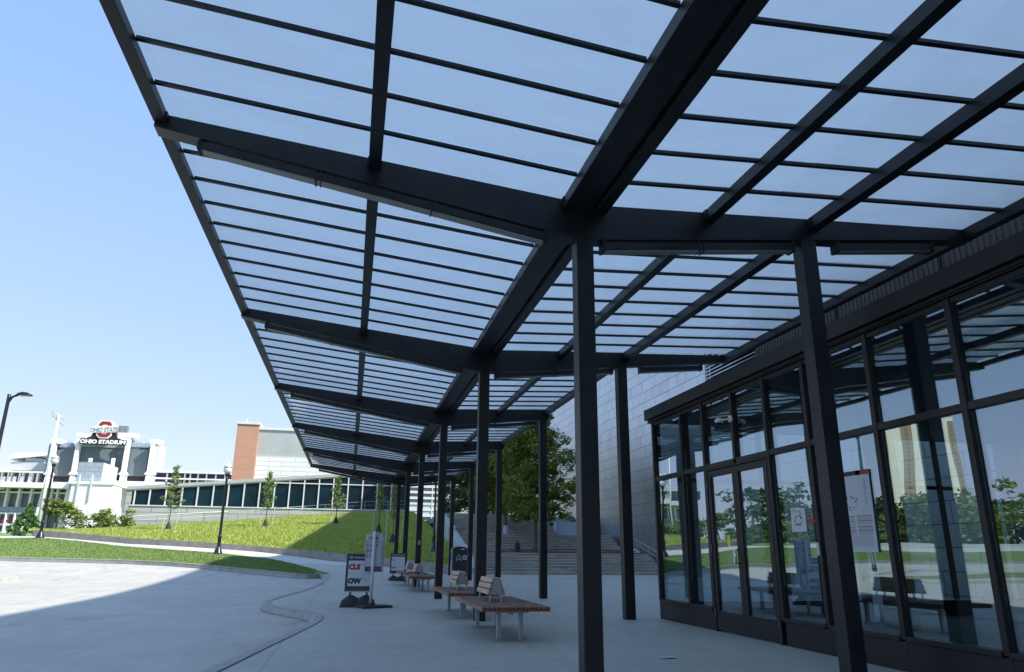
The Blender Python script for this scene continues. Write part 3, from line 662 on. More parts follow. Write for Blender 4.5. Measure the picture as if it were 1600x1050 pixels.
# end wall (towards the stairs) and back
for x in (6.6, 7.7, 8.8, 10.6, 11.7, 12.8): vb('mullion', M['steel2'], (x-.04, x+.04, 12.79, 12.87, .3, 3.498))
vb('transom', M['steel2'], (GX+.13, 13.9, 12.80, 12.86, 2.40, 2.475)); vb('kick_panel', M['steel2'], (GX+.13, 9.66, 12.81, 12.85, 0, .29), (10.64, 13.9, 12.81, 12.85, 0, .29))
vb('door_frame', M['steel2'], (8.84, 9.0, 12.78, 12.88, .3, 2.398), (9.62, 9.78, 12.78, 12.88, .0, 2.398), (10.40, 10.56, 12.78, 12.88, .0, 2.398), (9.0, 10.4, 12.78, 12.88, 2.27, 2.398))
vb('window_pane', M['glass2'], (GX+.13, 13.9, 12.83, 12.84, .30, 3.43), bevel=0)
vb('floor', M['floor'], (GX+.085, 13.95, YE, 12.79, .003, .016)); vb('back_wall', M['inwall'], (13.96, 14.2, YE, 12.9, 0, 3.51))
for y in (.8, 3.0, 5.2, 7.4, 9.6): vb('back_wall', M['ribpanel'], (13.85, 13.955, y, y+1.0, 0.1, 2.6))
vb('interior_column', M['steel2'], (8.4, 8.75, 6.2, 6.55, .017, 3.515)); vb('interior_column', M['steel2'], (8.4, 8.75, 10.4, 10.75, .017, 3.515))
vb('ledge', M['signwhite'], (9.6, 10.1, 3.2, 8.6, .45, .52)); vb('ledge', M['inwall'], (9.7, 10.05, 3.4, 8.4, .02, .445))
# posters and other things fixed on the glass
def poster(name, label, y0, y1, z0, z1, lines):
    t = thing(name, label, 'poster', (GX-.01, (y0+y1)/2, z0))
    MB().box(GX-.006, GX+.004, y0, y1, z0, z1).build('sheet', M['paper'], t)
    w = y1-y0; h = z1-z0
    for nm, k_, ok in (('header', 'b', lambda l: l[2] < .07), ('map_print', 'b', lambda l: l[2] >= .07), ('red_print', 'r', lambda l: True), ('small_print', 'g', lambda l: True)):
        mb = MB()
        for l in lines:
            a, b, c, d_, k = l
            if k == k_ and ok(l): mb.box(GX-.0095, GX-.0062, y1-b*w, y1-a*w, z1-d_*h, z1-c*h)
        if mb.v: mb.build(nm, {'b': M['ink'], 'r': M['red'], 'g': M['grey']}[k_], t)
    return t
rr = random.Random(3)
L1 = [(0, .75, 0, .055, 'b'), (.62, 1, 0, .06, 'r')]
for i in range(42):
    a = rr.uniform(0, 6.28); q = rr.uniform(.5, 1); x = .28+.30*q*math.cos(a); z = .38+.10*q*math.sin(a); s = rr.uniform(.01, .035)
    L1.append((max(.02, x), min(.98, x+s), z, z+s*.35, 'b'))
for i in range(16): L1.append((.78+rr.uniform(0, .08), .80+rr.uniform(.05, .12), .12+.02*i, .127+.02*i, 'g'))
for r_, z in enumerate((.56, .62, .69, .74)):
    L1.append((.05, .42, z, z+.007, 'r' if r_ != 2 else 'b')); L1.append((.5, .95, z, z+.007, 'r' if r_ in (0, 3) else 'b'))
    for j in range(3): L1.append((.05, .42, z+.018+.013*j, z+.021+.013*j, 'g')); L1.append((.5, .93, z+.018+.013*j, z+.021+.013*j, 'g'))
for j in range(8): L1.append((.05, .9, .81+.015*j, .813+.015*j, 'g'))
poster('wall_poster', 'tall campus map poster with black and red header on the glass right of the doors', 7.02, 7.56, 1.14, 2.02, L1)
L2 = [(.7, .97, .0, .03, 'r'), (.2, .34, .08, .11, 'b'), (.05, .7, .16, .175, 'b'), (.66, .68, .17, .4, 'r'), (.2, .6, .66, .68, 'r')]
for i in range(34):
    a = rr.uniform(0, 6.28); x = .48+.28*math.cos(a)*rr.uniform(.7, 1); z = .52+.24*math.sin(a)*rr.uniform(.7, 1); s = rr.uniform(.02, .06)
    L2.append((x, x+s, z, z+s*.8, 'b'))
poster('wall_poster', 'small white map sheet taped to the glass pane beside the doors', 8.26, 8.565, 1.385, 1.68, L2)
tag(MB().prism([(GX-.006, 8.235, 1.50), (GX-.006, 8.18, 1.54), (GX-.006, 8.10, 1.53), (GX-.006, 8.06, 1.49), (GX-.006, 8.14, 1.46)], (.003, 0, 0)).build('sticker', M['red']), 'small red oval sticker on the glass next to the small map', 'sticker')
t = thing('security_camera', 'pale dome security camera on a round plate fixed to the lobby mullion', 'camera', (GX-.05, 9.835, 3.06))
mb = MB(); mb.tube([(GX-.036, 9.835, 3.06), (GX-.06, 9.835, 3.06)], .052, 20); mb.build('mount_plate', M['camera'], t)
mb = MB(); mb.tube([(GX-.06, 9.835, 3.06), (GX-.13, 9.88, 3.05), (GX-.15, 9.90, 3.055)], .015, 10); mb.build('arm', M['camera'], t, smooth=True)
mb = MB(); mb.lathe((GX-.17, 9.95, 3.015), [(.04, 0), (.062, .003), (.066, .02), (.06, .045), (.04, .065), (.015, .074)], 20); mb.build('housing', M['camera'], t, smooth=True)
mb = MB(); mb.lathe((GX-.17, 9.95, 2.975), [(.01, 0), (.026, .008), (.036, .022), (.04, .039)], 18); mb.build('dome', M['darkglass'], t, smooth=True)

# ------------------------------------------------------------------ arena
ar = thing('arena_building', 'large arena clad in bluish metal panels rising behind the lobby', 'building', (17.5, 20, 0))
mb = MB(); P_ = [(-60, 30.5), (22, 30.5), (32, 28.8), (62, 27.6), (80, 27.6)]
for (ya, za), (yb, zb) in zip(P_[:-1], P_[1:]):
    mb.prism([(17.5, ya, -.3), (17.5, yb, -.3), (17.5, yb, zb), (17.5, ya, za)], (30, 0, 0))
mb.build('metal_wall', M['seam'], ar)
vb('upper_wall', M['ribpanel'], (7.30, 17.4, -20, 11.95, 3.76, 7.5), par=ar, bevel=0)
mb = MB()
y = 4.0
while y < 11.95:
    mb.box(7.285, 7.302, y, y+.035, 3.77, 7.4); y += .09
mb.build('panel_ribs', M['ribpanel'], ar)
for y in (5.2, 7.35, 9.5): vb('panel_joint', M['steel2'], (7.27, 7.284, y, y+.025, 3.77, 7.4), par=ar, bevel=0)
vb('louvre_backing', M['steel2'], (7.40, 17.3, 11.96, 14.0, 3.6, 5.6), par=ar, bevel=0)
mb = MB(); z = 3.9
while z < 5.5:
    mb.prism([(7.30, 11.97, z), (7.395, 11.97, z+.045), (7.395, 11.97, z+.057), (7.30, 11.97, z+.022)], (0, 2.05, 0)); z += .075
mb.box(7.29, 7.40, 14.02, 14.06, 3.7, 5.6); mb.build('louvre', M['louvre'], ar)
vb('rear_wall', M['ribpanel'], (14.25, 17.4, -20, 13.9, 0, 3.75), par=ar, bevel=0)

# ------------------------------------------------------------------ benches
def make_bench(y0, label, back=(1.0, 1.95)):
    x0, x1, ln = 1.70, 2.62, 2.5
    t = thing('slatted_bench', label, 'bench', (x0, y0, 0), 'slatted benches along the columns')
    ns = 15; pit = (x1-x0)/ns; mb = MB()
    for i in range(ns):
        if .38 < 0: pass
        a = x0+i*pit; mb.box(a, a+pit*.62, y0+.002, y0+ln-.002, .375, .432); mb.mi[-4] = 1; mb.mi[-2] = 1
    mb.build('seat', [M['wood'], M['woodend']], t, bevel=.004)
    mb = MB()
    for yy in (y0+.38, y0+ln-.45):
        mb.prism([(x0+.16, yy-.03, .374), (x1-.16, yy-.03, .374), (x1-.26, yy-.03, .335), (x0+.26, yy-.03, .335)], (0, .06, 0))
    mb.box(x0+.44, x0+.50, y0+.41, y0+ln-.48, .31, .345); mb.build('seat_support', M['galv'], t)
    for yy in (y0+.38, y0+ln-.45):
        for xx in (x0+.29, x1-.33):
            mb = MB(); mb.box(xx-.028, xx+.028, yy-.03, yy+.03, .008, .334); mb.box(xx-.07, xx+.07, yy-.05, yy+.05, .0, .0078); mb.build('leg', M['galv'], t, bevel=.003)
    for yy in (y0+.38, y0+ln-.45): MB().box(x0+.22, x1-.26, yy-.02, yy+.02, .0085, .016).build('foot_bar', M['galv'], t)
    # two-sided backrest
    ya, yb = y0+back[0], y0+back[1]; cx = 2.08
    br = MB()
    for side in (-1, 1):
        for q in range(3):
            zb = .525+.078*q; xo = .105-.026*q
            a = Vector((cx+side*xo, ya, zb)); u = Vector((-side*.022, 0, .064)); nrm = Vector((side*.026, 0, .010))
            br.prism([a, a+u, a+u+nrm, a+nrm], (0, yb-ya, 0))
    bk = br.build('backrest', M['woodpale'], t, bevel=.002)
    for yy in (ya+.006, yb-.014):
        mb = MB(); mb.prism([(cx-.09, yy, .53), (cx+.09, yy, .53), (cx+.03, yy, .735), (cx-.03, yy, .735)], (0, .008, 0)); mb.build('end_plate', M['galv'], bk)
    for yy in (ya+.05, yb-.05):
        for side in (-1, 1):
            mb = MB(); mb.tube([(cx+side*.082, yy, .43), (cx+side*.082, yy, .56)], .012, 8); mb.build('post', M['galv'], bk)
    return t
b1 = make_bench(9.62, 'nearest wood slat bench, in front of the second front column')
dup(b1, (0, 3.33, 0), 'wood slat bench just behind the nearest bench, before the third front column'); 
dup(b1, (0, 12.0, 0), 'wood slat bench in the farther pair, its end facing the camera, by the fourth column')
dup(b1, (-.0, 15.33, 0), 'farthest wood slat bench, behind the other bench of the far pair')
# bench with back out on the far side of the road (mirrored in the lobby glass)
t = thing('park_bench', 'dark slatted bench across the road, seen mirrored in the lobby glass', 'bench', (-4.6, 24, 0))
for z in (.42,): 
    mb = MB()
    for i in range(5): mb.box(-1.35, -.15+0, 8.0, 8.0, 0, 0)
bpy.data.objects.remove(t)

# ------------------------------------------------------------------ signs
def aframe(cx, y, rot, label, kind):
    w, h = .60, .76
    t = thing('sidewalk_sign', label, 'sign', (cx, y, 0))
    if kind == 1: w, h = .58, .76
    zb = .29
    mb = MB(); mb.box(cx-w/2, cx+w/2, y, y+.03, zb, zb+h); mb.build('frame', M['blackplastic'], t, bevel=.012)
    mb = MB(); mb.box(cx-w/2+.015, cx+w/2-.015, y-.004, y-.0005, zb+.004, zb+.02); mb.box(cx-w/2-.004, cx-w/2+.006, y-.003, y+.03, zb, zb+h); mb.build('trim', M['galv'], t)
    pz0, pz1 = zb+.115, zb+h-.14
    mb = MB(); mb.box(cx-w/2+.05, cx+w/2-.05, y-.006, y-.001, pz0, pz1); p = mb.build('poster', M['paper'], t)
    c1 = (M['red'] if kind == 1 else M['cyan'])
    mb = MB(); mb.lathe((0, 0, 0), [(0, 0)], 3) if False else None
    ring = MB(); n = 20
    for i in range(n):
        a, b = 2*math.pi*i/n, 2*math.pi*(i+1)/n; X, Z = cx-w/2+.10, zb+h-.075
        ring.prism([(X+.016*math.cos(a), y-.002, Z+.016*math.sin(a)), (X+.028*math.cos(a), y-.002, Z+.028*math.sin(a)), (X+.028*math.cos(b), y-.002, Z+.028*math.sin(b)), (X+.016*math.cos(b), y-.002, Z+.016*math.sin(b))], (0, -.003, 0))
    for i in range(16):
        a = cx-w/2+.16+i*.024; ring.box(a, a+.016, y-.004, y-.001, zb+h-.087, zb+h-.066)
    ring.build('header_print', M['paper'], t)
    xl = cx-w/2+.058
    if kind == 1:
        text('CLS', .14, M['red'], p, 'lettering', (xl, y-.0065, pz0+.335), (1, 0, 0), (0, 0, 1), .001, .011)
        text('OW', .14, M['ink'], p, 'lettering', (xl, y-.0065, pz0+.055), (1, 0, 0), (0, 0, 1), .001, .011)
    else:
        text('CLS', .10, M['cyan'], p, 'lettering', (xl, y-.0065, pz0+.36), (1, 0, 0), (0, 0, 1), .001, .004)
        text('NFC', .10, M['red'], p, 'lettering', (xl, y-.0065, pz0+.08), (1, 0, 0), (0, 0, 1), .001, .004)
    mb = MB()
    for z in (pz0+.40, pz0+.12):
        for j, ww in enumerate((.17, .13)): mb.box(cx+.0, cx+ww, y-.0085, y-.0065, z+.03*j, z+.03*j+.008)
    mb.box(cx-w/2+.06, cx+w/2-.06, y-.0085, y-.0065, pz0+.245, pz0+.249); mb.build('small_print', M['grey'], p)
    for sx in (-1, 1):
        mb = MB(); mb.tube([(cx+sx*.17, y+.015, .20), (cx+sx*.17, y+.015, zb)], .022, 10); mb.build('spring', M['woodend'], t)
    mb = MB(); X = [-.36, -.33, -.20, -.12, 0, .12, .20, .33, .36]; Zt = [.03, .13, .225, .225, .165, .225, .225, .13, .03]
    for dy, s in ((-.20, .45), (0, 1), (.20, .45)): pass
    rows = [(-.24, .12), (-.17, .75), (-.06, 1.0), (.08, 1.0), (.19, .75), (.26, .12)]
    V = [(cx+x, y+.015+dy, max(.004, z*s)) for dy, s in rows for x, z in zip(X, Zt)]
    nX = len(X); Fc = [(r*nX+i, r*nX+i+1, (r+1)*nX+i+1, (r+1)*nX+i) for r in range(len(rows)-1) for i in range(nX-1)]
    Vb = [(v[0], v[1], .001) for v in V]; nb = len(V)
    edge = [i for i in range(nX)]+[(r+1)*nX-1 for r in range(1, len(rows))]+[(len(rows)-1)*nX+i for i in range(nX-2, -1, -1)]+[r*nX for r in range(len(rows)-2, 0, -1)]
    mb.add(V+Vb, Fc+[(a, a+nb, b+nb, b) for a, b in zip(edge, edge[1:]+edge[:1])]); o = mb.build('weighted_base', M['rubber'], t, smooth=False, bevel=.01)
    t.rotation_euler = (0, 0, rot); return t
aframe(.25, 16.25, R(-3), 'black pavement sign with red and black lettering, standing beside the bus stop post', 1)
# bus stop post
t = thing('bus_stop_sign', 'grey bus stop sign on a white pole with a flat black base', 'sign', (.50, 15.95, 0))
px_, py_ = .50, 15.95
mb = MB(); mb.lathe((px_, py_, .03), [(.034, 0), (.034, .9), (.036, 1.0), (.034, 1.01), (.034, 1.47), (.02, 1.48)], 14); mb.build('pole', M['whitepole'], t, smooth=True)
mb = MB(); c, s_ = math.cos(R(25)), math.sin(R(25))
def rb(x, y): return (px_+.06+x*c-y*s_, py_+x*s_+y*c)
q = [rb(-.33, -.22), rb(.33, -.22), rb(.36, -.1), rb(.36, .1), rb(.33, .22), rb(-.33, .22)]
mb.prism([(x, y, .001) for x, y in q], (0, 0, .045)); mb.tube([(px_, py_, .04), (px_, py_, .09)], [.07, .045], 14); mb.build('base', M['rubber'], t, bevel=.01)
mb = MB(); mb.box(px_-.165, px_+.215, py_+.05, py_+.15, .69, 1.455); sb = mb.build('cabinet', M['galv'], t, bevel=.008)
mb = MB(); mb.box(px_-.16, px_+.175, py_+.043, py_+.0495, .70, 1.448); fc = mb.build('face', M['signwhite'], t)
mb = MB(); mb.box(px_-.158, px_+.172, py_+.039, py_+.0425, .705, .79, 0); mb.box(px_-.158, px_+.172, py_+.039, py_+.0425, .792, .802, 1)
for x in (px_-.15, px_+.16): mb.box(x, x+.006, py_+.039, py_+.0425, .805, 1.30, 0)
mb.box(px_-.15, px_+.166, py_+.039, py_+.0425, 1.294, 1.30, 0); mb.build('band', [M['navy'], M['red']], fc)
text('COTA', .072, M['red'], fc, 'lettering', (px_-.115, py_+.0415, 1.345), (1, 0, 0), (0, 0, 1), .001, .004)
for w_, z_ in (('COTA', 1.195), ('BUS', 1.085), ('STOP', .98)): text(w_, .088, M['navy'], fc, 'lettering', (px_-.142, py_+.0415, z_), (1, 0, 0), (0, 0, 1), .001, .001, sx=.86 if w_ != 'BUS' else .8)
for j, ww in enumerate((.2, .24)): MB().box(px_-.09, px_-.09+ww, py_+.036, py_+.0388, .73+.03*j, .736+.03*j).build('small_print', M['grey'], fc)
aframe(1.87, 29.3, R(-6), 'small far pavement sign with blue and red lettering, next to a canopy column', 2)

# ------------------------------------------------------------------ recycling bin
bp = at(718, 903, 33.7); bx, by = bp.x, bp.y
t = thing('waste_bin', 'tall black solar waste bin with white recycling symbols at the stairs corner', 'bin', (bx, by, 0))
mb = MB(); W2, D2 = .33, .36
pr = [(bx-W2, .06), (bx+W2, .06), (bx+W2, 1.27), (bx+W2*.55, 1.335), (bx, 1.355), (bx-W2*.55, 1.335), (bx-W2, 1.27)]
mb.prism([(x, by, z) for x, z in pr], (0, .66, 0)); mb.build('body', M['blackplastic'], t, bevel=.012)
MB().box(bx-W2+.03, bx+W2-.03, by+.03, by+.63, .002, .058).build('plinth', M['ink'], t)
mb = MB(); mb.box(bx-W2-.012, bx-W2-.001, by+.05, by+.61, .12, 1.22, 0); mb.box(bx-W2-.016, bx-W2-.0122, by+.12, by+.30, .35, .62, 1); mb.box(bx-W2-.016, bx-W2-.0122, by+.36, by+.54, .3, .6, 2)
mb.box(bx-W2-.016, bx-W2-.0122, by+.15, by+.5, .72, 1.1, 3); mb.build('side_panel', [M['galv'], M['woodend'], M['whitepole'], M['navy']], t)
mb = MB(); mb.box(bx+.02, bx+.18, by-.010, by-.001, 1.215, 1.25)
def ringseg(mb, cx, cz, r0, r1, n, gap, y):
    for i in range(n):
        a = 2*math.pi*(i+gap/2)/n; b = 2*math.pi*(i+1-gap/2)/n
        mb.prism([(cx+r0*math.cos(a), y, cz+r0*math.sin(a)), (cx+r1*math.cos(a), y, cz+r1*math.sin(a)), (cx+r1*math.cos(b), y, cz+r1*math.sin(b)), (cx+r0*math.cos(b), y, cz+r0*math.sin(b))], (0, -.006, 0))
ringseg(mb, bx+.21, .88, .062, .112, 8, .2, by-.001); ringseg(mb, bx+.21, .88, .0, .03, 8, 0, by-.001)
ringseg(mb, bx-.06, .88, .07, .105, 3, .35, by-.001)
for s in (-1, 1): mb.box(bx-.06+s*.09-.02, bx-.06+s*.09+.02, by-.008, by-.001, .74, .82)
mb.box(bx-.07, bx-.045, by-.008, by-.001, .97, 1.02); mb.build('symbols', M['whitepole'], t)
MB().box(bx-.2, bx+.2, by-.012, by-.001, 1.06, 1.13).build('hopper_door', M['ink'], t)

tag(MB().add([(3.40, 8.05, .004), (3.52, 8.02, .012), (3.62, 8.06, .006), (3.64, 8.13, .014), (3.54, 8.17, .006), (3.44, 8.15, .016)], [(0, 1, 5), (1, 2, 4, 5), (2, 3, 4)]).build('paper_scrap', M['bluepanel']), 'crumpled scrap of pale paper lying on the pavement near the doors', 'litter')
mb = MB(); dp = at(906, 908, 33); mb.box(dp.x-.55, dp.x+.55, dp.y, dp.y+.18, .001, .006); tag(mb.build('floor_drain', M['steel2']), 'narrow dark slot drain in the pavement before the stairs', 'drain')

# ------------------------------------------------------------------ lamps
def lamp(u, v, Y, h, label, z=None, g=True):
    p = at(u, v, Y); 
    if z is not None: p.z = z
    t = thing('lamp_post', label, 'lamp', p, 'black lamp posts with glass globes')
    mb = MB(); mb.lathe((p.x, p.y, p.z-.12), [(.30, 0), (.30, .16)], 16); mb.build('footing', M['kerb'], t)
    mb = MB(); mb.lathe((p.x, p.y, p.z+.04), [(.22, 0), (.22, .06), (.19, .09), (.16, .22), (.11, .30), (.085, .36), (.08, .75), (.10, .78), (.10, .86), (.075, .90), (.07, .95), (.052, h-.75), (.075, h-.72), (.075, h-.68), (.05, h-.66), (.11, h-.50), (.12, h-.46)], 14); mb.build('post', M['lamppost'], t, smooth=True)
    mb = MB(); mb.lathe((p.x, p.y, p.z+h-.42), [(.12, 0), (.19, .09), (.215, .20), (.19, .30), (.16, .34)], 16); mb.build('globe', M['globe'], t, smooth=True)
    mb = MB(); mb.lathe((p.x, p.y, p.z+h-.08), [(.225, 0), (.21, .04), (.12, .12), (.05, .16), (.025, .2), (.03, .23), (.0, .30)], 16); mb.build('cap', M['silver'], t, smooth=True)
    mb = MB(); mb.lathe((p.x, p.y, p.z+h-.44), [(.125, 0), (.13, .02)], 14); mb.build('collar', M['lamppost'], t)
    return t
lamp(340, 867, 40, 4.42, 'black lamp post with glass globe on the lawn edge, nearest of them')
lamp(62, 842, 45, 4.42, 'black lamp post with glass globe in front of the stadium, on the left')
hp_ = hit(677, 864); lamp(677, 864, hp_.y, 4.6, 'black lamp post on the shaded slope behind the far canopy columns', hp_.z)
# cobra head street light
Yc = 32; top = at(14, 620, Yc); a = at(17, 625, Yc); tip = at(51, 621, Yc); base = Vector((top.x, top.y, Tz(top.x, top.y)))
t = thing('street_light', 'tall dark street light with a flat curved head at the left edge', 'lamp', base)
mb = MB(); mb.lathe(base, [(.14, 0), (.14, .3), (.09, .35), (.065, top.z-base.z-.05), (.07, top.z-base.z+.1)], 12); mb.build('pole', M['lamppost'], t, smooth=True)
mb = MB(); d = tip-top; mb.tube([top+d*0+Vector((0, 0, -.25)), top+d*.15+Vector((0, 0, .0)), top+d*.38+Vector((0, 0, .10))], [.05, .045, .05], 10); mb.build('arm', M['lamppost'], t, smooth=True)
mb = MB(); n = 9
for i in range(n): pass
prf = [(.30, .03, .06), (.42, .10, .10), (.55, .15, .12), (.75, .16, .11), (.9, .12, .07), (1.0, .03, .02)]
px0 = d.normalized(); sd = Vector((-px0.y, px0.x, 0)).normalized(); V = []; K = 10
for f, w, hh in prf:
    c_ = top+d*f+Vector((0, 0, .10-(.08*(f-.5)**2)*4*.5))
    for k in range(K):
        a_ = 2*math.pi*k/K; V.append(c_+sd*w*math.cos(a_)+Vector((0, 0, 1))*(hh*math.sin(a_) if math.sin(a_) > 0 else hh*.35*math.sin(a_)))
mb.add(V, [(i*K+k, i*K+(k+1) % K, (i+1)*K+(k+1) % K, (i+1)*K+k) for i in range(len(prf)-1) for k in range(K)]+[tuple(range(K)), tuple(range((len(prf)-1)*K, len(prf)*K))])
mb.build('lamp_head', M['lamppost'], t, smooth=True)
mb = MB(); c1, c2 = top+d*.5+Vector((0, 0, .035)), top+d*.88+Vector((0, 0, .03)); mb.prism([c1+sd*.1, c1-sd*.1, c2-sd*.08, c2+sd*.08], (0, 0, .03)); mb.build('lens', M['lensgrey'], t)

# ------------------------------------------------------------------ trees
def leaves(clusters, n, size, mb_mat, name, parent, flat=.5):
    P = []; per = max(1, n//len(clusters))
    C = np.array([c[0] for c in clusters]); Rr = np.array([c[1] for c in clusters])
    idx = RS.randint(0, len(clusters), n); d = RS.normal(size=(n, 3)); d /= np.linalg.norm(d, axis=1)[:, None]
    rad = Rr[idx]*(RS.rand(n)**.45); pos = C[idx]+d*rad[:, None]*np.array([1, 1, .75])
    u = RS.normal(size=(n, 3)); u[:, 2] *= flat; u /= np.linalg.norm(u, axis=1)[:, None]
    w = np.cross(u, RS.normal(size=(n, 3))); w /= np.linalg.norm(w, axis=1)[:, None]
    s = size*(.6+.8*RS.rand(n))[:, None]
    V = np.stack([pos-u*s, pos+w*s*.45, pos+u*s, pos-w*s*.45], 1).reshape(-1, 3)-np.array(parent['_loc'])
    me = bpy.data.meshes.new(name); me.from_pydata(V.tolist(), [], np.arange(4*n).reshape(n, 4).tolist()); me.materials.append(mb_mat)
    o = bpy.data.objects.new(name, me); COL.objects.link(o); o.parent = parent; return o
def bigtree(base, h, rx, zlow, label, leafm, nb=26, nl=14000, size=.14, tr=.14, seed=1, lean=(0, 0), droop=0.0, name='leafy_tree'):
    r = random.Random(seed); base = Vector(base)
    t = thing(name, label, 'tree', base)
    tb = MB(); top = base+Vector((lean[0], lean[1], h*.93)); pts = [base.lerp(top, f)+Vector((r.uniform(-.08, .08), r.uniform(-.08, .08), 0))*(f > 0) for f in (0, .2, .4, .6, .8, 1)]
    tb.tube([pts[0]-Vector((0, 0, .1))]+pts, [tr*1.35, tr*1.1, tr*.9, tr*.7, tr*.45, tr*.25, .02], 10)
    cl = []
    for i in range(nb):
        f = (i+.5)/nb; z = zlow+(h-zlow)*f**.95; s = base.lerp(top, min(.97, max(.15, (z-rx*.35)/h)))
        prof = math.sin(math.pi*min(1, .16+.84*f)**.8)**.75*(1 if f < .6 else 1.0)
        a = i*2.4+r.uniform(-.5, .5); R_ = rx*prof*r.uniform(.72, 1.12)
        e = Vector((base.x+lean[0]*f+R_*math.cos(a), base.y+lean[1]*f+R_*math.sin(a), base.z+z-droop*R_*.4))
        mid = s.lerp(e, .5)+Vector((0, 0, .22*R_*.5)); tb.tube([s, mid, e], [tr*.35*(1-f*.6), tr*.2, .012], 6)
        for q in (.45, .72, 1.0):
            c = s.lerp(e, q)+Vector((r.uniform(-.3, .3), r.uniform(-.3, .3), r.uniform(-.2, .3)))*rx*.22
            cl.append((tuple(c), rx*r.uniform(.17, .30)))
            for w in range(2):
                c2 = c+Vector((r.uniform(-1, 1), r.uniform(-1, 1), r.uniform(-.7, .7)))*rx*.26; cl.append((tuple(c2), rx*r.uniform(.09, .18)))
    tb.build('trunk', M['bark'], t, smooth=True)
    leaves(cl, nl, size, leafm, 'crown', t); return t
tA = at(836, 858, 44.0); bigtree((tA.x, tA.y, 1.12), 9.0, 2.45, 2.7, 'big light green tree in the mulch bed on the stair landing', M['leafA'], 38, 34000, .10, .13, 4, droop=.6)
tB = at(795, 832, 49.6); bigtree((tB.x-.2, tB.y, 2.25), 7.2, 2.2, 2.1, 'medium green tree on the stairs with a blue wrapped trunk', M['leafA'], 30, 22000, .11, .12, 9, droop=.55)
tC = at(742, 820, 60); bigtree((tC.x, tC.y, 3.8), 6.6, 3.2, 1.0, 'darker tree at the top of the stairs, left of the other two', M['leafB'], 30, 17000, .15, .14, 12, droop=.5)
mb = MB(); mb.lathe((tB.x-.2, tB.y, 2.26), [(.19, 0), (.2, .35), (.17, .6)], 12); tag(mb.build('tree_bag', M['bluepanel']), 'blue grey watering bag round the trunk of the middle stair tree', 'watering bag')
mb = MB(); mb.lathe((tA.x-.9, tA.y+.9, 1.12), [(.16, 0), (.17, .4), (.08, .65)], 12); tag(mb.build('tree_bag', M['bag']), 'dark blue watering bag standing in the mulch of the stair landing', 'watering bag')

def young(u, v, ut, vt, w, label, seed, leafm='leafC', nl=900, stakes=True, bag=True, gz=None, low=.38):
    p = hit(u, v) if gz is None else gz; top = at(ut, vt, p.y); h = top.z-p.z; r = random.Random(seed)
    t = thing('young_tree', label, 'tree', p, 'young trees on the slope')
    tb = MB(); tb.tube([p+Vector((0, 0, -.05)), p+Vector((.02, 0, h*.4)), p+Vector((0, .03, h*.7)), p+Vector((0, 0, h*.97))], [.045, .036, .024, .008], 8)
    cl = []
    for i in range(22):
        f = low+(1-low)*(i/21); a = i*2.4; rr_ = w*(1.1-(f-low)/(1-low))*r.choice((.25, .5, .8, 1.25))+.06; s = p+Vector((0, 0, h*(f-.07))); e = p+Vector((rr_*math.cos(a), rr_*math.sin(a), h*f))
        tb.tube([s, e], [.012, .005], 5)
        for q in (.5, .8, 1.0): cl.append((tuple(s.lerp(e, q)), .13+.10*r.random()))
    tb.build('trunk', M['bark'], t); leaves(cl, nl, .075, M[leafm], 'crown', t)
    if stakes:
        for s in (-1, 1):
            q = MB(); q.tube([p+Vector((s*.45, .1, -.1)), p+Vector((s*(.38 if s < 0 else .62), .1, 1.35+.3*(s > 0)))], .028, 6); q.build('stake', M['stake'], t)
            q = MB(); q.tube([p+Vector((s*.40, .1, 1.15)), p+Vector((0, 0, 1.75))], .008, 4); q.build('guy_strap', M['rubber'], t)
    if bag:
        q = MB(); q.lathe(p, [(.21, 0), (.20, .2), (.15, .4), (.09, .58), (.05, .62)], 9); q.build('watering_bag', M['bag'], t)
    return t
young(262, 829, 281, 729, .85, 'young staked tree on the slope, farthest left, left of the lamp post', 1, nl=1500)
young(414, 824, 431, 738, .62, 'young staked tree on the slope right of the black lamp post', 2, nl=1300)
young(524, 820, 534, 745, .6, 'young staked tree at the edge of the shade on the slope', 3, nl=1300)
young(591, 833, 597, 748, .5, 'thin young tree on the shaded slope above the bus stop sign', 4, nl=600, low=.42)
young(613, 850, 621, 752, .45, 'thin young tree on the shaded slope behind the farthest columns', 5, nl=700, low=.42)
def shrub(c, rx, rz, label, leafm, n, name='shrub', seed=1, size=.14):
    r = random.Random(seed); t = thing(name, label, 'shrub' if name == 'shrub' else 'tree', c); c = Vector(c)
    cl = [(tuple(c+Vector((r.uniform(-1, 1)*rx, r.uniform(-.5, .5)*rx, rz*(.15+.85*r.random()*(1-.3*abs(r.uniform(-1, 1))))))), rx*r.uniform(.12, .25)) for _ in range(34)]
    tb = MB()
    for i in range(7): q = cl[i*4][0]; tb.tube([c+Vector((0, 0, -.1)), Vector(q)], [.04, .012], 5)
    tb.build('stem', M['bark'], t); leaves(cl, n, size, leafm, 'foliage', t); return t
g0 = at(145, 832, 66); shrub((g0.x, 66, g0.z-.3), 2.6, 2.3, 'wide green shrub before the white stadium wall, behind the railing', M['leafC'], 2600, seed=3)
g1 = at(172, 830, 67); shrub((g1.x, 67, g1.z-.3), 1.3, 1.6, 'smaller green shrub right of the wide shrub behind the railing', M['leafB'], 1300, seed=4)
q = at(80, 838, 64); 
t = thing('small_tree', 'small round light green tree left of the white stadium wall', 'tree', q)
tb = MB(); tb.tube([q, q+Vector((.1, 0, 1.2)), q+Vector((.1, 0, 2.3))], [.09, .07, .03], 8); tb.build('trunk', M['bark'], t)
r_ = random.Random(8); leaves([(tuple(q+Vector((r_.uniform(-.85, .95), r_.uniform(-.6, .6), 2.0+r_.uniform(-.3, .7)))), .3) for _ in range(22)], 1800, .13, M['leafC'], 'crown', t)
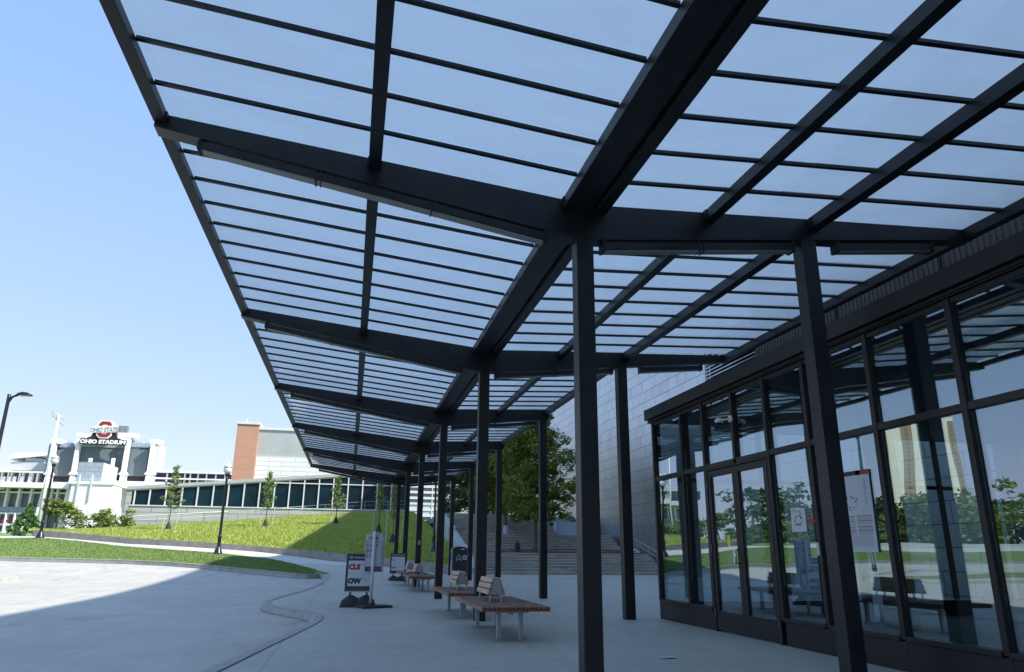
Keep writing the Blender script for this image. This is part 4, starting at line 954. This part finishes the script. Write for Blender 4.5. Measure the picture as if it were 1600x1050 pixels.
q = at(38, 838, 60); t = thing('conifer', 'small bright conifer at the far left beside the path', 'tree', q)
tb = MB(); tb.tube([q, q+Vector((0, 0, 2.2))], [.08, .02], 6); tb.build('trunk', M['bark'], t)
leaves([(tuple(q+Vector((.95*(1-f)*math.cos(i*2.4), .95*(1-f)*math.sin(i*2.4), .15+2.1*f))), .30*(1.15-f)) for i, f in enumerate(np.linspace(0, 1, 40))], 2400, .12, M['leafD'], 'crown', t)

# railing along the top of the slope
rl = thing('railing', 'thin metal railing with posts along the top of the slope', 'railing', RG[0])
line = [at(118, 832, 62.5), at(140, 829, 64)+Vector((0, .5, 0)), RG[1]+Vector((0, .6, 0)), RG[2]+Vector((0, 1, 0)), RG[3]+Vector((0, 1, 0)), RG[4]+Vector((0, 1, .2)), RG[5]+Vector((0, 1, .3))]
up1 = [p+Vector((0, 0, .95)) for p in line]
mb = MB(); mb.tube(up1, .02, 6); mb.tube([p+Vector((0, 0, .6)) for p in line], .012, 5); mb.build('rail', M['galv'], rl)
mb = MB()
for a, b in zip(line[:-1], line[1:]):
    k = max(1, int((b-a).length/1.7))
    for j in range(k):
        p = a.lerp(b, j/k); o = MB().tube([p+Vector((0, 0, -.3)), p+Vector((0, 0, .95))], .022, 6).build('post', M['galv'], rl)

# ------------------------------------------------------------------ glass-banded building on the hill
YB = 77.5
def xz(u, v, Y): p = at(u, v, Y); return p.x, p.z
wb = thing('campus_building', 'low concrete building with a rising roof and a long band of dark windows', 'building', at(208, 800, YB))
sill = [(208, 789.5), (231.5, 790), (256.7, 790.5), (281.8, 791), (306, 791.5), (330.5, 792), (354, 792.3), (378.5, 793), (402.7, 793.5), (426, 794), (449.5, 794.3), (472.5, 795), (495.7, 795.3), (518.6, 795.7), (541.6, 796), (564.5, 796.3), (587.5, 797), (610, 797.4), (633, 797.8)]
SX = [xz(u, v, YB)[0] for u, v in sill]; SZ = xz(352, 792.2, YB)[1]; x0b, _ = xz(203, 790, YB); xR = SX[-1]+.1
_, zt0 = xz(205, 766, YB); xt, zt1 = xz(500, 748.5, YB); sl_ = (zt1-zt0)/(xt-SX[0])
def ztop(x): return zt0+sl_*(x-SX[0])
xl = at(193, 800, YB).x
mb = MB(); mb.prism([(xl, YB, SZ-.06), (xR, YB, SZ-.06), (xR, YB, 1.5), (xl, YB, 1.0)], (0, 25, 0))
mb.prism([(xl, YB, SZ-.06), (xl, YB, ztop(xl)+.115), (x0b, YB, ztop(x0b)+.115), (x0b, YB, SZ-.06)], (0, 25, 0)); mb.build('wall', M['conpanel'], wb)
mb = MB(); mb.prism([(xl, YB-.12, ztop(xl)+.118), (xR, YB-.12, ztop(xR)+.118), (xR, YB-.12, ztop(xR)+.42), (xl, YB-.12, ztop(xl)+.42)], (0, 25.5, 0)); mb.build('roof', M['paleconc'], wb)
_, ZT = xz(460, 755, YB)
for i in range(len(SX)-1):
    a, b = SX[i]+.06, SX[i+1]-.06
    mb = MB(); mb.prism([(a, YB+.1, SZ+.05), (b, YB+.1, SZ+.05), (b, YB+.1, ztop(b)+.1), (a, YB+.1, ztop(a)+.1)], (0, .15, 0)); w_ = mb.build('window', M['darkglass'], wb)
    if ztop(b) > ZT+.15: MB().box(a, b, YB-.03, YB+.09, ZT-.05, ZT+.05).build('window_bar', M['frame'], w_)
for i, x in enumerate(SX): MB().prism([(x-.06, YB-.04, SZ), (x+.06, YB-.04, SZ), (x+.06, YB-.04, ztop(x+.06)+.1), (x-.06, YB-.04, ztop(x-.06)+.1)], (0, .2, 0)).build('mullion', M['frame'], wb)
MB().box(x0b, xR, YB-.08, YB+.1, SZ-.055, SZ+.045).build('sill', M['frame'], wb)
mb = MB(); mb.prism([(x0b, YB-.03, ztop(x0b)+.0), (xR, YB-.03, ztop(xR)+.0), (xR, YB-.03, ztop(xR)+.115), (x0b, YB-.03, ztop(x0b)+.115)], (0, .1, 0)); mb.build('head_frame', M['frame'], wb)
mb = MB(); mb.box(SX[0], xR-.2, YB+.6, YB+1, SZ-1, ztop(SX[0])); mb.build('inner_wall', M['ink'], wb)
mb = MB(); mb.box(x0b+1, xR-.2, YB+1, YB+24, 1, SZ+.8); mb.build('core', M['conpanel'], wb)

# ------------------------------------------------------------------ brick tower, metal hall, pale office
YT = 150
x0, _ = xz(361, 749, YT); x1, _ = xz(395.5, 749, YT); _, z1 = xz(388, 663, YT)
bt = thing('brick_tower', 'tall orange brick stair tower beside the pale metal hall', 'tower', ((x0+x1)/2, YT, 0))
MB().box(x0, x1, YT, YT+9, 0, z1).build('wall', M['brick'], bt); MB().box(x0-.2, x1+.2, YT-.2, YT+9.2, z1+.003, z1+.5).build('coping', M['frame'], bt)
xq, zq = xz(380, 652, YT); mb = MB(); mb.tube([(xq+.3, YT+3, z1+.5), (xq+.3, YT+3, z1+1.6), (xq+.7, YT+3, z1+1.9)], .18, 8); mb.build('vent_pipe', M['cable'], bt)
mh = thing('metal_hall', 'large pale metal clad hall right of the brick tower', 'building', (x1+20, YT, 0))
_, zm = xz(450, 673, YT+1); _, zg = xz(450, 714, YT+1)
MB().box(x1+.01, x1+75, YT+1, YT+30, 0, zg).build('lower_wall', M['whitepanel'], mh); MB().box(x1+.01, x1+75, YT+1.15, YT+30, zg+.003, zm).build('upper_wall', M['zinc2'], mh)
MB().box(x1+.01, x1+75.2, YT+.9, YT+30.1, zm+.003, zm+.5).build('coping', M['frame'], mh)
YO = 120; x0, _ = xz(636, 790, YO); x1, _ = xz(697, 790, YO); x2 = xz(900, 790, YO)[0]; _, z1 = xz(660, 700, YO)
ob = thing('office_building', 'pale building with white window bands behind the slope and far columns', 'building', (x0, YO, 0))
MB().box(x0, x1, YO+.3, YO+20, 0, z1).build('window_band', M['greywin'], ob)
mb = MB()
z = 1.0
while z < z1: mb.box(x0-.1, x1+.05, YO, YO+.28, z, z+.38); z += .92
MB().box(x0, x1, YO+.1, YO+.25, xz(660, 804, YO)[1], xz(660, 786, YO)[1]).build('lower_panels', M['bluepanel'], ob)
x = x0
while x < x1: mb.box(x-.07, x+.07, YO-.02, YO+.1, 0, z1); x += 2.0
mb.build('window_frame', M['frame'], ob)
MB().box(x1+.06, x2, YO-.3, YO+22, 0, z1+4).build('side_wall', M['conpanel'], ob)

# ------------------------------------------------------------------ stadium
YS = 300
sd_ = thing('stadium', 'white stadium with a big sign and grey scoreboard backs on the horizon', 'stadium', at(150, 840, YS))
def sbox(name, u0, u1, vt, vb_, vm, y0, y1, mt, par=None, up_=None):
    # horizontal extent measured on row vm, heights from rows vt/vb
    xa = xz(u0, vm, y0)[0]; xb = xz(u1, vm, y0)[0]; um = (u0+u1)/2
    z1 = xz(um, vt, y0)[1]; z0 = xz(um, vb_, y0)[1]
    o = MB().box(xa, xb, y0, y1, z0, z1).build(name, mt, par or sd_); return o, xa, xb, z0, z1
sbox('scoreboard_panel', 77, 109, 699, 744, 744, YS, YS+3, M['boardgrey']); sbox('scoreboard_panel', 117, 186.5, 699, 744, 744, YS, YS+3, M['boardgrey'])
sbox('scoreboard_panel', 193, 226, 699, 744, 744, YS, YS+3, M['boardgrey'])
sbox('scoreboard_top', 80, 113, 692, 698.8, 698, YS-.3, YS+4, M['pavpanel']); sbox('scoreboard_top', 123, 194, 694, 698.8, 698, YS-.3, YS+4, M['pavpanel']); sbox('scoreboard_top', 200, 234, 692, 698.8, 698, YS-.3, YS+4, M['pavpanel'])
sbox('scoreboard_top', 101, 114, 688.5, 691.8, 690, YS+.5, YS+4, M['bluepanel']); sbox('scoreboard_top', 204, 223, 688.5, 691.8, 690, YS+.5, YS+4, M['bluepanel'])
for u0, u1, v0, v1 in ((124.5, 128.5, 705.5, 710), (185, 189, 705.5, 710), (182, 186, 723.5, 727.5)): sbox('hatch', u0, u1, v0, v1, (v0+v1)/2, YS-.2, YS-.02, M['greywin'])
sbox('vent', 84, 98, 698.9, 701, 700, YS-.2, YS-.02, M['ink']); sbox('vent', 219, 225, 699, 701.5, 700, YS-.2, YS-.02, M['ink']); sbox('vent', 227, 231.5, 699, 701.5, 700, YS-.2, YS-.02, M['ink'])
sbox('lower_gallery', 74, 112, 744.3, 751.5, 748, YS+.5, YS+5, M['ink']); sbox('lower_gallery', 114, 190, 744.3, 751.5, 748, YS+.5, YS+5, M['ink']); sbox('lower_gallery', 190, 228, 744.3, 751.5, 748, YS+.5, YS+5, M['ink'])
# pylons: base x at row 741
for u, vt in ((72.5, 686), (111, 677), (189, 677), (229, 687)):
    xc = xz(u, 741, YS-2)[0]+.9; zt = xz(u+8, vt, YS-2)[1]; zb = xz(u, 741, YS-2)[1]; mb = MB()
    mb.box(xc-.7, xc+.6, YS-3.2, YS-1, zb, zt-1.6); mb.prism([(xc-.75, YS-3.3, zt-1.6), (xc+.65, YS-3.3, zt-1.6), (xc+.95, YS-3.3, zt-.9), (xc+.95, YS-3.3, zt), (xc-1.05, YS-3.3, zt), (xc-1.05, YS-3.3, zt-.9)], (1.9, 4, 0))
    mb.prism([(xc-.8, YS-3.3, zb+.9), (xc+.8, YS-3.3, zb+.9), (xc+1.5, YS-3.3, zb-.2), (xc-1.5, YS-3.3, zb-.2)], (0, 2.6, 0)); mb.build('pylon', M['white'], sd_)
    mb = MB(); mb.prism([(xc-.8, YS-3, zb-.2), (xc+.8, YS-3, zb-.2), (xc+2.0, YS-3, -3), (xc-2.6, YS-3, -3)], (0, 3, 0)); mb.build('buttress', M['white'], sd_)
sbox('side_tower', 232, 243, 693, 741, 741, YS-1, YS+9, M['zinc']); sbox('side_tower', 68, 73, 693, 741, 741, YS-1, YS+6, M['pavpanel'])
# sign
o, xa, xb, z0, z1 = sbox('sign_board', 124.5, 197, 686.3, 694.6, 690, YS-4.2, YS-3.4, M['ink']); sg = o
text('OHIO STADIUM', 1.95, M['white'], sg, 'lettering', ((xa+xb)/2, YS-4.3, z0+.33), (1, 0, 0), (0, 0, 1), .08, .10, 'CENTER', sx=1.12)
xc = xz(164.5, 671, YS-4)[0]; zc = xz(165.5, 671, YS-4)[1]
mb = MB(); mb.prism([(xc-6.4, YS-4.1, z1), (xc-4.5, YS-4.1, z1+.8), (xc-3.6, YS-4.1, z1+3.6), (xc+3.6, YS-4.1, z1+3.6), (xc+4.5, YS-4.1, z1+.8), (xc+6.4, YS-4.1, z1)], (0, .8, 0)); mb.build('backing', M['ink'], sg)
def octa(rx, rz, c): return [(-rx+c, -rz), (rx-c, -rz), (rx, -rz+c), (rx, rz-c), (rx-c, rz), (-rx+c, rz), (-rx, rz-c), (-rx, -rz+c)]
def octring(mb, r1, r0, y, d):
    for i in range(8):
        a, b, c_, e = r1[i], r1[(i+1) % 8], r0[(i+1) % 8], r0[i]
        mb.prism([(xc+q_[0], y, zc+q_[1]) for q_ in (a, b, c_, e)], (0, d, 0))
mb = MB(); mb.prism([(xc+a, YS-4.5, zc+b) for a, b in octa(2.6, 3.4, 1.05)], (0, 3.5, 0)); em = mb.build('emblem', M['white'], sg)
mb = MB(); octring(mb, octa(2.15, 2.95, .9), octa(1.15, 1.8, .5), YS-4.53, -.08); mb.build('letter_ring', M['red'], em)
mb = MB(); mb.prism([(xc-4.6, YS-4.66, zc-1.5), (xc+4.6, YS-4.66, zc-1.0), (xc+4.6, YS-4.66, zc+1.5), (xc-4.6, YS-4.66, zc+.9)], (0, -.06, 0)); mb.build('letter_band', M['white'], em)
text('OHIO STATE', 2.3, M['grey'], em, 'lettering', (xc-.1, YS-4.78, zc-.95), (1, 0, .05), (0, 0, 1), .04, .06, 'CENTER', sx=.72)
mb = MB(); mb.box(xc+1.2, xc+5.6, YS+2.2, YS+5, z1+1.5, z1+6.3); mb.box(xc+2, xc+7.4, YS+5, YS+7, z1, z1+3.4); mb.build('emblem_rear', M['greywin'], sg)
MB().box(xc+3.2, xc+6.4, YS+.5, YS+2, z1, z1+3.4).build('sign_wing', M['white'], sg); MB().box(xc-5.6, xc-4.3, YS+.5, YS+2, z1, z1+3).build('sign_wing', M['white'], sg)
# centre pavilion
o, xa, xb, z0, z1 = sbox('pavilion', 119, 158, 722, 752, 750, YS-14, YS-4, M['pavpanel'])
mb = MB(); mb.prism([(xb, YS-14, z0), (xb+1.6, YS-10, z0), (xb+1.6, YS-10, z1-.6), (xb, YS-14, z1)], (-.02, 8, 0)); mb.build('pavilion_side', M['zinc'], sd_)
for u, vt in ((136, 715), (172, 715)):
    x_, zz = xz(u, 735, YS-5)[0], xz(u, vt, YS-5)[1]; MB().box(x_-.55, x_+.55, YS-3.8, YS-2.8, z0, zz).build('chimney', M['cream'], sd_)
for u in (121, 141):
    x_, zz = xz(u+2, 750, YS-17)[0], xz(u+2, 741, YS-17)[1]; MB().box(x_-.2, x_+.2, YS-16.6, YS-16.2, z0-7, zz).build('flag_pole', M['frame'], sd_)
o, xa, xb, z0, z1 = sbox('portal_block', 106, 172, 756.5, 830, 790, YS-16, YS-4.2, M['white']); MB().box(xa-.4, xb+.3, YS-16.4, YS-4, z1+.003, z1+1.0).build('cornice', M['white'], sd_)
sbox('deck_wall', 0, 108, 753.7, 762, 757, YS-6, YS+6, M['white']); sbox('deck_wall', 165, 262, 752, 763, 757, YS-6, YS+6, M['white']); sbox('deck_wall', -60, 0, 755, 763, 757, YS-6, YS+6, M['white'])
sbox('upper_gallery', -60, 66, 737, 753.5, 745, YS+1, YS+12, M['boardgrey']); sbox('roof_slab', -60, 67, 735, 736.8, 736, YS-3, YS+14, M['white'])
for u in (2, 12, 17, 30, 35, 46, 49, 58): sbox('gallery_column', u-1.2, u+1.2, 736.9, 753.5, 745, YS-1, YS+.8, M['white']); 
for u in (5, 14, 22, 34, 46): sbox('gallery_baffle', u-2.6, u+2.6, 744.5, 753.5, 749, YS-1.6, YS-1.1, M['white'])
sbox('suite_block', 16, 66, 722, 735, 730, YS+6, YS+20, M['zinc'])
mb = MB(); a_, b_ = xz(11, 715, YS+5), xz(72, 707, YS+5)
mb.prism([(a_[0], YS+5, a_[1]-.4), (b_[0], YS+5, a_[1]+1.2), (b_[0], YS+5, b_[1]), ((a_[0]+b_[0])/2-3, YS+5, b_[1]-.2), (a_[0], YS+5, a_[1])], (0, 18, 0)); mb.build('suite_roof', M['white'], sd_)
sbox('suite_glass', 40, 66, 716, 722, 719, YS+7, YS+18, M['bluepanel'])
sbox('window_wall', -60, 105, 762.3, 792, 777, YS+1, YS+8, M['greywin']); sbox('window_wall', 165, 192, 763.3, 795, 777, YS+1, YS+8, M['greywin'])
for u in (9, 28, 47, 79, 88, 104, 180, 190, -12): sbox('pier', u-1.5, u+1.5, 762.3, 792, 777, YS-2, YS+.8, M['white'])
for a, b in ((-40, 104), (165, 190)): sbox('spandrel', a, b, 768, 770.3, 769, YS-1.4, YS+.7, M['white']); sbox('base_band', a, b, 792.2, 800, 796, YS-1, YS+6, M['pavpanel'])
sbox('ground_arcade', -60, 104, 800.3, 840, 820, YS+1, YS+6, M['greywin']); 
for u in (-8, 6, 20, 34, 47, 60): sbox('arcade_post', u-1.2, u+1.2, 800.3, 842, 820, YS-2, YS+.8, M['white'])
for v in (800.4, 818, 830): sbox('arcade_rail', -40, 66, v, v+3, v+1, YS-1.4, YS+.6, M['white'])
sbox('banner', 2, 12, 812, 816, 814, YS-1.8, YS-1.5, M['red']); sbox('banner', 21, 36, 812, 816, 814, YS-1.8, YS-1.5, M['red'])
# right wing
sbox('wing_glass', 242, 366, 739.5, 758, 748, YS+2, YS+10, M['navy']); 
for v0, v1 in ((737, 739.3), (747.5, 749.5), (756.5, 762)): sbox('wing_band', 240, 367, v0, v1, v0+1, YS-.5, YS+12, M['white'])
for i, u in enumerate((241, 260, 274, 288, 296.5, 308.5, 322, 336.5, 351)): sbox('wing_column', u-.8, u+.8, 739.5, 757, 748, YS+.3, YS+1.8, M['white'])
# stadium light mast (nearer than the stadium)
YM = 130; bm = at(62, 830, YM); tp = at(92.5, 648, YM); xm = tp.x
lm = thing('floodlight_mast', 'slim white floodlight mast with two lamp rows before the stadium', 'mast', (xm, YM, 2.4))
mb = MB(); mb.tube([(xm, YM, 2.2), (xm, YM, tp.z)], [.28, .16], 10); mb.build('mast', M['white'], lm, smooth=True)
for i, dz in enumerate((-.3, -1.25)):
    a = at(83.5, 645.5+i*5, YM); e = Vector((xm+.5, YM+1.5, tp.z+dz-.4))
    mb = MB(); mb.bar(a, e, .12, .12); mb.build('crossarm', M['cable'], lm)
    for j in range(5): p = a.lerp(e, j/4.4); MB().box(p.x-.14, p.x+.14, p.y-.3, p.y+.1, p.z-.05, p.z+.33).build('floodlight', M['cable'], lm)

# ------------------------------------------------------------------ what stands across the road (mirrored in the glass)
def tower(u0, u1, vb_, vt, dist, label):
    a = far_mirror(u0, vb_, dist); b = far_mirror(u1, vb_, dist); zt = far_mirror((u0+u1)/2, vt, dist).z; w = (b-a); w.z = 0; L = w.length; w.normalize(); nrm = Vector((w.y, -w.x, 0))
    if nrm.dot(Vector((-a.x, -a.y, 0))) < 0: nrm = -nrm
    t = thing('dormitory_tower', label, 'tower', (a.x, a.y, 0)); z0 = a.z
    def sl(name, f0, f1, za, zb, out, mt): 
        p, q = a+w*L*f0, a+w*L*f1; p.z = q.z = za; p = p+nrm*out; q = q+nrm*out
        return MB().prism([p, q, q-nrm*(20+out), p-nrm*(20+out)], (0, 0, zb-za)).build(name, mt, t)
    sl('wall', 0, 1, z0, zt, 0, M['cream'])
    sl('podium', -.03, 1.03, z0-4, z0-.1, 3, M['cream']); sl('base', .2, .8, -2, z0-4.1, 0, M['tan'])
    n = 22
    for f0, f1 in ((.02, .13), (.28, .41), (.58, .80), (.92, .995)):
        o = sl('window_strip', f0, f1, z0+1, zt-2, .4, M['tan'])
        mb = MB(); cols = 2 if f1-f0 > .15 else 1
        for i in range(n):
            for c in range(cols):
                fc_ = f0+(f1-f0)*(c+.5)/cols; p = a+w*L*fc_+nrm*.42; p.z = z0+2+(zt-z0-5)*i/n
                mb.prism([p-w*.55, p+w*.55, p+w*.55+Vector((0, 0, 1.3)), p-w*.55+Vector((0, 0, 1.3))], nrm*.06)
        mb.build('windows', M['greywin'], t)
    return t
tower(1388, 1522, 829, 655, 430, 'tall cream and tan dormitory tower seen mirrored in the lobby glass')
rt_ = random.Random(21); k = 0
desc = ['broad dark green', 'tall rounded green', 'low spreading green', 'pale green loose', 'dense bushy green']
for i in range(44):
    u = 1040+13*i+rt_.uniform(-6, 6); D = rt_.uniform(120, 165); p = far_mirror(u, 869, D); hgt = rt_.uniform(6.0, 10)*(.7 if i % 4 == 0 else 1)
    if math.atan2(p.x, p.y) > -R(25.5): continue
    z0 = Tz(p.x, p.y)-.1; t = thing('background_tree', f'{desc[i % 5]} tree, number {i+1} of the row across the lawn mirrored by the glass', 'tree', (p.x, p.y, z0), 'trees across the lawn')
    MB().tube([(p.x, p.y, z0), (p.x, p.y, z0+hgt*.6)], [.3, .1], 6).build('trunk', M['bark'], t)
    cl = [((p.x+rt_.uniform(-1, 1)*hgt*.5, p.y+rt_.uniform(-1, 1)*hgt*.5, z0+hgt*(.08+.84*rt_.random())), hgt*rt_.uniform(.1, .22)) for _ in range(20)]
    leaves(cl, 900, .45, M['leafB'] if i % 3 else M['leafA'], 'crown', t)
for i, u in enumerate((1242, 1262, 1330, 1395)):
    p = far_mirror(u, 892, 82); p.z = 0; t = thing('young_tree', f'{["first", "second", "third", "fourth"][i]} slender young tree from the left, mirrored in the lobby glass', 'tree', p, 'young trees on the far lawn')
    MB().tube([p, p+Vector((0, 0, 3.4)), p+Vector((.1, 0, 5))], [.06, .04, .015], 6).build('trunk', M['bark'], t)
    leaves([((p.x+rt_.uniform(-.8, .8), p.y+rt_.uniform(-.8, .8), 2+3.0*rt_.random()), .35) for _ in range(22)], 700, .1, M['leafC'], 'crown', t)

for o in bpy.data.objects:
    if '_loc' in o: del o['_loc']
